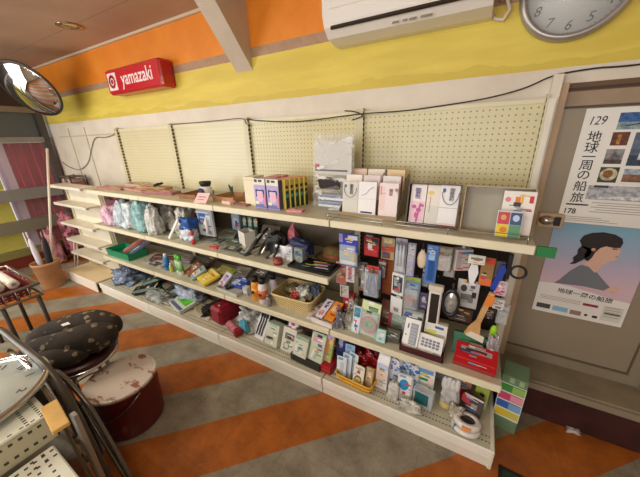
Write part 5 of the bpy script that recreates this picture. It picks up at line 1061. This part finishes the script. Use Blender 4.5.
pk('wipe_pack', 'white pack with blue spots and green strip behind the teal card box', 'pack', -.335, -.405, B0, .095, .185, .025, M((226, 228, 226), .4), [(.5, .88, .8, .14, M((110, 160, 206), .5)), (.35, .60, .6, .09, M((40, 140, 80), .5)), (.8, .6, .3, .2, M((236, 206, 196), .5)), (.3, .75, .3, .06, M((150, 190, 130), .5))], a=.08)
bag('crumpled_bag', 'clear crumpled low bag in front of the blue oval wipe pack', 'bag', -.385, -.535, B0, .12, .03, .06, M((196, 194, 180), .2, 0, .3, 40), 80, .25)
o = bag('glove_bundle', 'whitish grey bundled work gloves with yellow cuff', 'gloves', -.205, -.405, B0, .085, .06, .19, M((196, 194, 190), .6, 0, .3, 30), 81, .22)
b = B(); b.lathe([(.030, 0), (.036, .012), (.034, .026)], M((216, 194, 120), .6), 18, MX((-.01, -.012, .004), sc=(1, .8, 1))); b.build('yellow_cuff', o)
b = B()
for k in range(4): b.pillow(.024, .03, .075 + .01 * (k % 2), M((206, 204, 200), .6), k + 3, .1, 10, 8, mx=Matrix.Translation((-.030 + .020 * k, -.010, .125)))
b.build('glove_fingers', o)
pk('printed_pack', 'red and multicolour pack behind the work gloves at the right', 'pack', -.140, -.34, B0, .065, .165, .02, M((150, 110, 100), .5), [(.5, .8, .8, .2, M((196, 110, 80), .5)), (.4, .6, .4, .15, M((60, 80, 130), .5)), (.5, .35, .7, .25, M((190, 40, 50), .5)), (.3, .85, .3, .1, M((110, 160, 80), .5))], a=.1)
pk('printed_pack', 'lime green pack at the right end of the bottom shelf', 'pack', -.060, -.34, B0, .065, .175, .02, M((170, 190, 70), .5), [(.5, .85, .9, .2, M((120, 140, 110), .5)), (.5, .2, .9, .2, M((200, 200, 190), .5))], a=.1, rz=-.3)
pk('printed_pack', 'dark pack with red corner before the lime green pack', 'pack', -.100, -.42, B0, .090, .105, .03, M((70, 60, 58), .4), [(.15, .7, .5, .4, M((196, 40, 50), .5)), (.6, .5, .3, .3, M((150, 140, 130), .4)), (.5, .95, 1, .08, M((206, 200, 190), .4))], a=.3, rz=-.25)
bag('crumpled_bag', 'clear crumpled small bag between the gloves and the dark pack', 'bag', -.165, -.455, B0, .07, .05, .07, M((190, 180, 160), .2, 0, .5, 50), 82, .3)
# ring / bowl
o = E('tape_roll', 'white and black ring-shaped roll at the right front of the bottom shelf', 'roll', (-.115, -.505, B0 + .001), (-.25, 0, 0))
b = B(); b.lathe([(.038, .0), (.062, .0), (.066, .010), (.062, .022), (.040, .022), (.036, .012), (.038, .0)], M((226, 222, 214), .4), 36, ring=True); b.build('lower_ring', o)
b = B(); b.lathe([(0, .010), (.038, .010), (.038, .016), (0, .016)], black, 28); b.build('dark_core', o)
b = B(); b.lathe([(.030, .024), (.060, .024), (.062, .040), (.058, .050), (.038, .050), (.034, .040), (.030, .024)], M((230, 226, 220), .4), 36, MX((.004, .012, 0)), ring=True); b.build('upper_ring', o)
b = B(); b.lathe([(0, .036), (.034, .036), (.034, .044), (0, .044)], M((34, 30, 30), .4), 28, MX((.004, .012, 0)))
b.build('dark_top', o)
b = B(); b.bbox(-.02, .02, -.056, -.050, .028, .046, M((226, 140, 70), .5), .001); b.bbox(-.055, -.045, -.040, -.034, .0, .03, M((60, 100, 170), .5), .001); b.build('orange_label', o)

# more packs at the back of the shelves
gp = (M((150, 148, 138), .4, 0, .3, 20), M((120, 126, 110), .4, 0, .3, 20), M((176, 170, 156), .4, 0, .3, 20), M((96, 84, 74), .5))
for x, y, z, w, h, t, a, rz, k, lb in (
    (-2.62, -.22, S3, .18, .10, .03, 1.3, .2, 0, 'grey clear-wrapped pack behind the small blue bottle'),
    (-2.38, -.20, S3, .16, .12, .03, 1.2, -.2, 3, 'brownish pack at the back behind the green-capped tubes'),
    (-1.90, -.22, S3, .15, .13, .02, 1.2, .1, 2, 'pale pack at the back between the yellow-green pack and the tray'),
    (-1.72, -.20, S3, .12, .14, .02, 1.0, -.1, 1, 'dull green pack behind the blue and white pack'),
    (-1.95, -.23, S2, .14, .11, .03, 1.2, .3, 1, 'dull olive pack at the back left of the white square carton'),
    (-1.88, -.38, S2, .10, .06, .012, 1.5, -.4, 2, 'pale flat pack touching the red flat pack'),
    (-1.55, -.20, S2, .16, .15, .04, .6, .1, 3, 'brown-grey pack standing behind the pile of tools'),
    (-1.50, -.30, B0, .22, .18, .05, 1.2, .1, 1, 'grey-green pack behind the striped white pack on the bottom shelf'),
    (-1.20, -.33, B0, .20, .16, .06, .9, 0, 0, 'grey pack at the back behind the flower carton'),
    (-.98, -.34, B0, .24, .22, .05, .5, 0, 1, 'dark green-grey card at the back behind the tall pink and green carton'),
    (-.25, -.25, B0, .20, .20, .05, .3, 0, 2, 'pale box deep behind the work gloves'),
    (-.50, -.24, B0, .26, .18, .05, .3, 0, 0, 'grey box deep behind the blue and white packs'),
    (-2.58, -.52, B0, .16, .10, .012, 1.5, .2, 2, 'pale grey flat pack in front of the clear grey bag'),
    (-2.85, -.34, B0, .20, .16, .04, 1.3, -.2, 1, 'grey-green pack between the green cases and the clear bags')):
    pk('goods_pack', lb, 'pack', x, y, z, w, h, t, gp[k], [(.5, .5, .7, .4, gp[(k + 2) % 4])], a=a, rz=rz)
for x, z, w, h, m, lb in ((-.745, .845, .05, .13, M((60, 56, 60), .4), 'dark slim pack hanging between the blue blister pack and the red one'),
    (-.66, .70, .05, .12, M((120, 60, 46), .5), 'rust coloured small pack behind the gold and red one'),
    (-.48, .69, .06, .07, M((170, 150, 140), .5), 'small pinkish pack above the blue and green pack'),
    (-.41, .70, .05, .13, M((60, 50, 46), .5), 'dark brown slim pack beneath the oval hair brush'),
    (-.30, .79, .055, .08, M((150, 130, 120), .5), 'small tan pack just above the oval lamp'),
    (-.25, .60, .06, .10, M((90, 84, 80), .4), 'grey slim pack between the oval lamp and the spotted card'),
    (-.03, .58, .05, .12, M((180, 176, 170), .4), 'clear pale pack at the very end above the lime bottle')):
    hang('hanging_pack', lb, 'pack', x, z, w, h, m, [(.5, .8, .8, .15, M((200, 196, 190), .5))], y=-.22, blister=.015)

# === beside the shelves ===
o = E('striped_box', 'tall box with green, pink, blue and yellow bands standing on the floor by the door', 'box', (.068, -.315, 0), (0, 0, -.15))
b = B(); b.bbox(-.055, .055, 0, .12, 0, .355, M((110, 140, 104), .5, 0, .1, 8), .002); b.build('body', o)
b = B()
for k, m_c in enumerate((M((60, 140, 60), .5), M((206, 70, 110), .5), M((54, 96, 176), .5), M((214, 190, 50), .5))):
    z1 = .305 - k * .055; b.box(-.052, .052, -.0012, 0, z1 - .047, z1, m_c)
    b.box(.0, .052, -.0018, -.001, z1 - .043, z1 - .005, (M((150, 186, 90), .5), M((226, 150, 160), .5), M((120, 160, 200), .5), M((200, 190, 90), .5))[k])
b.box(-.055, .055, -.0008, 0, .083, .309, M((220, 226, 216), .5)); b.box(-.02, .0, -.001, 0, .318, .348, M((160, 180, 140), .5)); b.box(.02, .04, -.001, 0, .318, .348, M((160, 180, 140), .5)); b.build('colour_bands', o)
b = B(); b.box(.0552, .0558, .012, .108, .02, .345, M((140, 168, 120), .5)); b.lathe([(0, 0), (.03, 0), (.03, .001), (0, .001)], M((190, 206, 170), .5), 20, MX((.055, .05, .26), (0, PI / 2, 0), (1.6, .8, 1))); b.build('side_print', o)
o = E('floor_mat', 'small dark mat with a green centre on the floor near the camera', 'mat', (.14, -.60, 0), (0, 0, -.08))
b = B(); b.bbox(-.10, .10, -.07, .07, 0, .006, M((30, 22, 18), .7), .002); b.build('border', o)
b = B(); b.box(-.082, .082, -.055, .052, .006, .0068, M((24, 60, 40), .7, 0, .4, 40)); b.build('centre', o)
b = B(); b.pillow(.05, .03, .018, M((190, 180, 172), .7), 90, .3); tag(b.build('paper_scrap', None, (.395, -.158, .0)), 'small crumpled whitish scrap at the foot of the door step', 'scrap')

# === left side ===
# goods and boards beyond the glass
b = B(); b.box(-5.62, -5.58, -.39, .30, .17, 1.55, M((158, 16, 36), .6))
for k in range(6): b.tube([(-5.575, -.33 + .10 * k, .17), (-5.575, -.33 + .10 * k, 1.55)], .014, M((172, 22, 44), .6), 6)
tag(b.build('red_banner'), 'dark red pleated banner hanging outside the glass front', 'banner')
b = B(); b.box(-5.62, -5.58, -2.6, -.535, .17, 1.55, M((232, 220, 20), .6)); b.box(-5.579, -5.575, -2.6, -.535, 1.0, 1.2, M((180, 172, 34), .6)); tag(b.build('yellow_board'), 'lime yellow board standing outside the glass front', 'board')
b = B(); b.bbox(-5.60, -5.56, -.525, -.40, .17, 1.56, M((206, 180, 190), .5), .004); b.box(-5.558, -5.554, -.51, -.48, .2, 1.5, M((180, 156, 196), .5)); tag(b.build('door_post'), 'pale pinkish post between the red banner and the yellow board outside', 'post')
# pot with pole and umbrella
terr = M((172, 126, 84), .7, 0, .15, 10)
o = E('plant_pot', 'tan round pot on the floor by the glass front, used as umbrella stand', 'pot', (-4.29, -.735, 0))
b = B(); b.lathe([(.092, 0), (.098, .01), (.118, .27), (.124, .275), (.127, .305), (.119, .308), (.112, .28), (.09, .03), (0, .03)], terr, 36); b.build('body', o)
b = B(); b.tube([(-4.29, -.74, .04), (-4.03, -.472, 1.48)], .011, M((214, 204, 184), .45), 8); tag(b.build('white_pole'), 'long white pole standing in the tan pot and leaning on the shelves', 'pole')
o = E('umbrella', 'folded black umbrella standing in the tan pot', 'umbrella', (-4.27, -.72, .05), (-.05, .10, 0))
b = B(); b.lathe([(0, 0), (.010, .03), (.026, .10), (.030, .38), (.020, .50), (.010, .54)], M((26, 24, 28), .7), 14); b.build('canopy', o)
b = B(); b.tube([(0, 0, .5), (0, 0, .62)], .008, dark, 8); b.build('handle', o)
o = E('umbrella', 'folded white umbrella standing in the tan pot beside the black one', 'umbrella', (-4.33, -.76, .05), (.02, -.06, 0))
b = B(); b.lathe([(0, 0), (.010, .03), (.022, .10), (.026, .36), (.018, .48), (.008, .52)], M((216, 206, 214), .5), 14); b.build('canopy', o)
b = B(); b.tube([(0, 0, .48), (0, 0, .60)], .008, M((200, 180, 170), .4), 8); b.build('handle', o)
pf = NT('pink_patterned_cloth'); v_ = pf.noise(16, 4); pf.color(pf.mix(pf.ramp(v_, .5, .56), L((196, 120, 130)), L((90, 44, 56)))); pf.b.inputs['Roughness'].default_value = .8
bag('patterned_bag', 'pink and dark patterned cloth bag between the pot and the white shelving', 'bag', -5.05, -.19, .0, .24, .20, .62, pf.m, 91, .2, top=.8)
bag('patterned_bag', 'pink cloth bag pressed against the glass behind the pole', 'bag', -5.08, -.42, .0, .22, .18, .45, M((206, 140, 150), .8, 0, .5, 14), 92, .2)
o = E('magazine_rack', 'narrow dark wire rack of small items between the shelves and the glass', 'rack', (-4.72, -.10, .0))
b = B()
for x in (-.16, .16):
    for y in (-.08, .08): b.tube([(x, y, 0), (x, y, 1.15)], .006, dark, 6)
for z in (.82, .98, 1.13): b.box(-.16, .16, -.08, .08, z, z + .01, M((96, 74, 62), .6))
b.build('frame', o)
b = B()
for k in range(6):
    for j, z in enumerate((.83, .99)): b.bbox(-.15 + .05 * k, -.108 + .05 * k, -.075, .06, z, z + .08 + .02 * ((k + j) % 3), (M((150, 90, 84), .6), M((84, 60, 56), .6), M((190, 160, 150), .6))[(k + j) % 3], .003)
b.build('stacked_items', o)

# wire basket cart at left
o = E('wire_basket_stand', 'wire basket stand on dark legs at the left edge', 'stand', (-2.83, -1.16, 0))
wr = M((156, 146, 138), .3, .85); b = B()
for z, r_ in ((.60, .012), (.515, .009)): b.tube([(0, 0, z), (-.64, 0, z), (-.64, -.30, z), (0, -.30, z)], r_, wr, 8, closed=True)
for k in range(9): b.tube([(-.08 * k, 0, .6), (-.08 * k, 0, .515), (-.08 * k, -.30, .515), (-.08 * k, -.30, .6)], .003, wr, 5)
for k in range(1, 5): b.tube([(0, -.06 * k, .6), (0, -.06 * k, .515), (-.64, -.06 * k, .515), (-.64, -.06 * k, .6)], .003, wr, 5)
b.build('wire_basket', o)
for x, y in ((-.02, -.20), (-.02, -.02), (-.62, -.20), (-.62, -.02)):
    b = B(); b.tube([(x, y, .51), (x, y, 0)], .013, M((52, 40, 34), .5), 8); b.build('leg', o)
mesh_m = holes_material('red_lattice', (110, 26, 34), (200, 150, 140), .03, .024, (.006, .005), rough=.5, axes='yz')
b = B(); wall_loop(b, .52, .24, .56, .27, 0, .07, mesh_m)
tag(b.build('lattice_basket', None, (-3.14, -1.31, .522)), 'dark red lattice basket set inside the wire stand', 'basket')
G = 'rolled white sheets on the wire basket stand'
for k, (y, z, lb) in enumerate(((-1.25, .605, 'rolled white sheet furthest back on the wire stand'), (-1.32, .605, 'rolled white sheet in the middle of the wire stand'), (-1.385, .605, 'rolled white sheet nearest the camera on the wire stand'))):
    b = B(); b.tube([(-3.36, y, z), (-2.96 - .02 * k, y, z)], .030, M((226, 218, 206), .6, 0, .1, 8), 16); o2 = tag(b.build('paper_roll'), lb, 'roll', G)
    b = B(); b.lathe([(.012, 0), (.031, 0), (.031, .012), (.012, .012)], M((206, 196, 180), .6), 16, ring=True, mx=MX((-2.962 - .02 * k, y, z), (0, PI / 2, 0))); b.build('roll_end', o2)

# red paint pail
pm = NT('worn_red_pail'); pn = pm.noise(7, 5, .6)
pm.color(pm.mix(pm.ramp(pn, .60, .64), L((104, 20, 20)), L((140, 86, 60)))); pm.b.inputs['Roughness'].default_value = .4
o = E('paint_pail', 'dark red round pail with a white lid on the orange stripe', 'pail', (-1.80, -1.215, 0))
b = B(); b.lathe([(.150, 0), (.154, .01), (.158, .10), (.161, .105), (.160, .20), (.164, .205), (.163, .285), (.167, .292)], pm.m, 44); b.build('body', o)
ld = NT('stained_white_lid'); ln = ld.noise(9, 5, .6, sc3=(1, 2.4, 1))
ld.color(ld.mix(ld.ramp(ln, .56, .62), L((206, 192, 180)), L((150, 92, 72)))); ld.b.inputs['Roughness'].default_value = .5
b = B(); b.lathe([(.170, .284), (.172, .30), (.164, .305), (.156, .298), (0, .298)], ld.m, 44); b.build('lid', o)
b = B(); b.tube([(.168 * math.cos(t), .168 * math.sin(t), .27 - .12 * math.sin((t - PI) if t > PI else 0)) for t in [PI + PI * k / 16 for k in range(17)]], .004, steel, 6); b.build('wire_handle', o)

# stool and folded floral cushion
o = E('stool', 'round dark red vinyl stool with chrome legs under the floral cushion', 'stool', (-2.09, -1.268, 0))
o.scale = (1, 1, .89)
b = B(); b.lathe([(0, .40), (.13, .40), (.165, .405), (.178, .425), (.172, .445), (.12, .452), (0, .453)], M((58, 12, 16), .35), 40); b.build('seat', o)
b = B(); b.lathe([(.168, .396), (.182, .400), (.184, .412), (.178, .416)], chrome, 40, ring=True); b.build('seat_band', o)
for k in range(4):
    a_ = PI / 4 + PI / 2 * k; b = B(); b.tube([(.11 * math.cos(a_), .11 * math.sin(a_), .40), (.12 * math.cos(a_), .12 * math.sin(a_), .0)], .011, M((150, 146, 140), .25, .9), 10); b.build('leg', o)
b = B(); b.tube([(.117 * math.cos(2 * PI * k / 24), .117 * math.sin(2 * PI * k / 24), .16) for k in range(24)], .006, chrome, 6, closed=True); b.build('footrest_ring', o)
fm = floral_material()
def lobe(b, pts, radii, m, flat=.75):
    """soft tubular cushion lobe along a path"""
    P_ = smooth(pts, 8); n = len(P_)
    rs = []
    for i in range(n):
        t = i / (n - 1) * (len(radii) - 1); k = min(int(t), len(radii) - 2); rs.append(radii[k] + (radii[k + 1] - radii[k]) * (t - k))
    b.tube(P_, rs, m, 20)
cz = .45
b = B(); lobe(b, [(-.30, -.14, .02), (-.24, -.09, .06), (-.12, .0, .10), (.0, .09, .12), (.09, .14, .09), (.11, .15, .05)], [.01, .062, .075, .080, .070, .015], fm)
o = E('floral_cushion', 'dark brown floral cushion folded on the round stool', 'cushion', (-2.10, -1.255, .395))
b.build('back_fold', o)
b = B(); lobe(b, [(-.20, -.19, .03), (-.13, -.15, .06), (.0, -.07, .085), (.10, .02, .10), (.15, .08, .08), (.16, .10, .04)], [.01, .060, .072, .085, .080, .015], fm); b.build('front_fold', o)
b = B(); lobe(b, [(-.12, -.22, .02), (-.03, -.17, .04), (.06, -.10, .05), (.13, -.04, .05), (.15, -.02, .03)], [.01, .055, .065, .05, .01], fm); b.build('lower_fold', o)
b = B(); b.prism([(-.022, 0), (.0, -.012), (.030, .004), (.006, .018)], -.002, .0, M((226, 220, 212), .6), MX((-.02, -.02, .178), (-PI / 2 + .2, 0, .5))); b.build('white_tag', o)

# near perforated display shelf
wp = holes_material('perforated_white_steel', (206, 206, 188), (54, 50, 38), .020, .052, (.0052, .0075), rough=.4, axes='yx')
wp2 = holes_material('perforated_white_edge', (196, 190, 160), (54, 50, 38), .022, .05, (.005, .005), rough=.4, axes='yz')
shn = NT('perforated_tread'); h1 = None
def rows(n, positions, along, across, pitch=.0135, hw=.0033, ln=.0045, off=0):
    m_ = None
    fr = n.f('MULTIPLY', n.f('SUBTRACT', n.f('FRACT', n.f('DIVIDE', along, pitch)), .5), pitch); q_ = n.f('LESS_THAN', n.f('ABSOLUTE', fr), hw)
    for p_ in positions:
        h_ = n.f('MULTIPLY', q_, n.f('LESS_THAN', n.f('ABSOLUTE', n.f('SUBTRACT', across, p_)), ln)); m_ = h_ if m_ is None else n.f('MAXIMUM', m_, h_)
    return m_
hA = rows(shn, (-.018, -.052), shn.x, shn.y); hB = rows(shn, (-.010,), shn.y, shn.x, .026, .005, .003)
shn.color(shn.mix(shn.f('MAXIMUM', hA, hB), shn.mix(shn.ramp(shn.noise(6, 4), .3, .7), L((204, 206, 188)), L((216, 218, 202))), L((52, 50, 38)))); shn.b.inputs['Roughness'].default_value = .4
low = NT('perforated_lower_tread'); hA = rows(low, (.022, .050), low.y, low.x, .020, .0045, .004); hB = rows(low, (-.03, -.055), low.x, low.y, .03, .0045, .004)
low.color(low.mix(low.f('MAXIMUM', hA, hB), L((212, 212, 196)), L((52, 50, 38)))); low.b.inputs['Roughness'].default_value = .4
o = E('display_shelf', 'white perforated steel stepped shelf at the lower left corner', 'shelving', (-1.335, -1.565, 0))
b = B(); b.bbox(-1.0, 0, -.75, 0, .688, .70, shn.m, .003); b.build('upper_shelf', o)
b = B(); b.box(-.006, -.001, -.75, -.0, .60, .688, wp2); b.box(-1.0, -.001, -.005, 0, .60, .688, cream_metal); b.build('front_face', o)
o2 = None
b = B(); b.bbox(-.0, .34, -.72, 0, -.012, 0, low.m, .004); lw = b.build('lower_shelf', o, (.02, -.027, .60), (0, 0, -.02))
b = B(); b.box(-.9, -.02, -.70, -.04, 0, .60, M((170, 164, 142), .5)); b.box(.02, .33, -.70, -.06, 0, .58, M((160, 154, 134), .5)); b.build('body', o)
# wooden block & posts
b = B(); b.bbox(-.055, .085, -.022, .020, 0, .014, M((206, 164, 86), .6, 0, .15, 14), .002)
tag(b.build('wood_block', None, (-1.305, -1.562, .702), (0, 0, -.12)), 'yellowish wooden strip lying on the corner of the perforated shelf', 'block')
# dial
o = E('round_dial', 'round pale dial with chrome rim lying on the perforated shelf', 'dial', (-1.60, -1.69, .715), (.0, -.03, 0))
b = B(); b.lathe([(.196, 0), (.212, .004), (.214, .016), (.204, .024), (.195, .020), (.192, .008)], chrome, 64, ring=True); b.build('rim', o)
b = B(); b.lathe([(0, .0), (.196, .0), (.196, .010), (0, .010)], M((196, 206, 202), .15, 0, .05, 5), 56); fc = b.build('face', o)
for k in range(12):
    an = 2 * PI * k / 12 + .25
    text('numeral', str(12 - (k + 9) % 12), .034, M((60, 60, 58), .5), fc, (.155 * math.cos(an), .155 * math.sin(an), .0105), (0, 0, an - PI / 2), bold=.0008)
# folding chairs leaning beside the shelf
fr_m = M((112, 104, 94), .35, .8); fr_d = M((84, 76, 66), .4, .5)
o = E('folding_chair', 'folded steel chair frame with broad olive-grey curved tube, outer one', 'chair', (0, 0, 0))
b = B(); b.tube(smooth([(-2.35, -1.50, .60), (-2.05, -1.50, .72), (-1.83, -1.50, .735), (-1.60, -1.50, .745), (-1.50, -1.50, .72), (-1.43, -1.50, .64), (-1.39, -1.50, .50), (-1.36, -1.50, .28), (-1.34, -1.50, .02)], 8), .013, fr_d, 10); b.build('outer_tube', o)
b = B(); b.tube(smooth([(-2.2, -1.525, .02), (-2.1, -1.525, .40), (-1.9, -1.525, .66), (-1.66, -1.525, .72), (-1.54, -1.525, .68), (-1.48, -1.525, .58), (-1.465, -1.525, .40), (-1.43, -1.525, .02)], 8), .011, chrome, 10); b.build('inner_tube', o)
b = B(); b.bbox(-2.05, -1.55, -1.512, -1.494, .35, .62, M((24, 16, 15), .7), .01); b.build('seat_panel', o)
for x, z in ((-1.44, .44), (-1.43, .34)):
    b = B(); b.lathe([(0, 0), (.014, .0), (.014, .03), (0, .034)], steel, 12, MX((x, -1.495, z), (PI / 2, 0, 0))); b.build('pivot', o)
o = E('folding_chair', 'second folded chair frame with bright chrome tube behind, nearer the red pail', 'chair', (0, 0, 0))
b = B(); b.tube(smooth([(-2.1, -1.44, .02), (-1.95, -1.44, .40), (-1.75, -1.44, .56), (-1.55, -1.44, .52), (-1.46, -1.44, .42), (-1.36, -1.44, .20), (-1.30, -1.44, .02)], 8), .010, fr_m, 10); b.build('outer_tube', o)
b = B(); b.tube([(-1.52, -1.455, .50), (-1.26, -1.455, .02)], .007, fr_m, 8); b.build('cross_tube', o)
b = B(); b.bbox(-1.98, -1.60, -1.450, -1.434, .12, .44, M((22, 14, 13), .7), .01); b.build('seat_panel', o)
b = B(); b.bbox(-.014, .014, -.008, .008, 0, .69, M((170, 166, 158), .35, .6), .003)
tag(b.build('steel_post', None, (-1.272, -1.530, .0)), 'straight steel strip standing below the wooden strip', 'post')
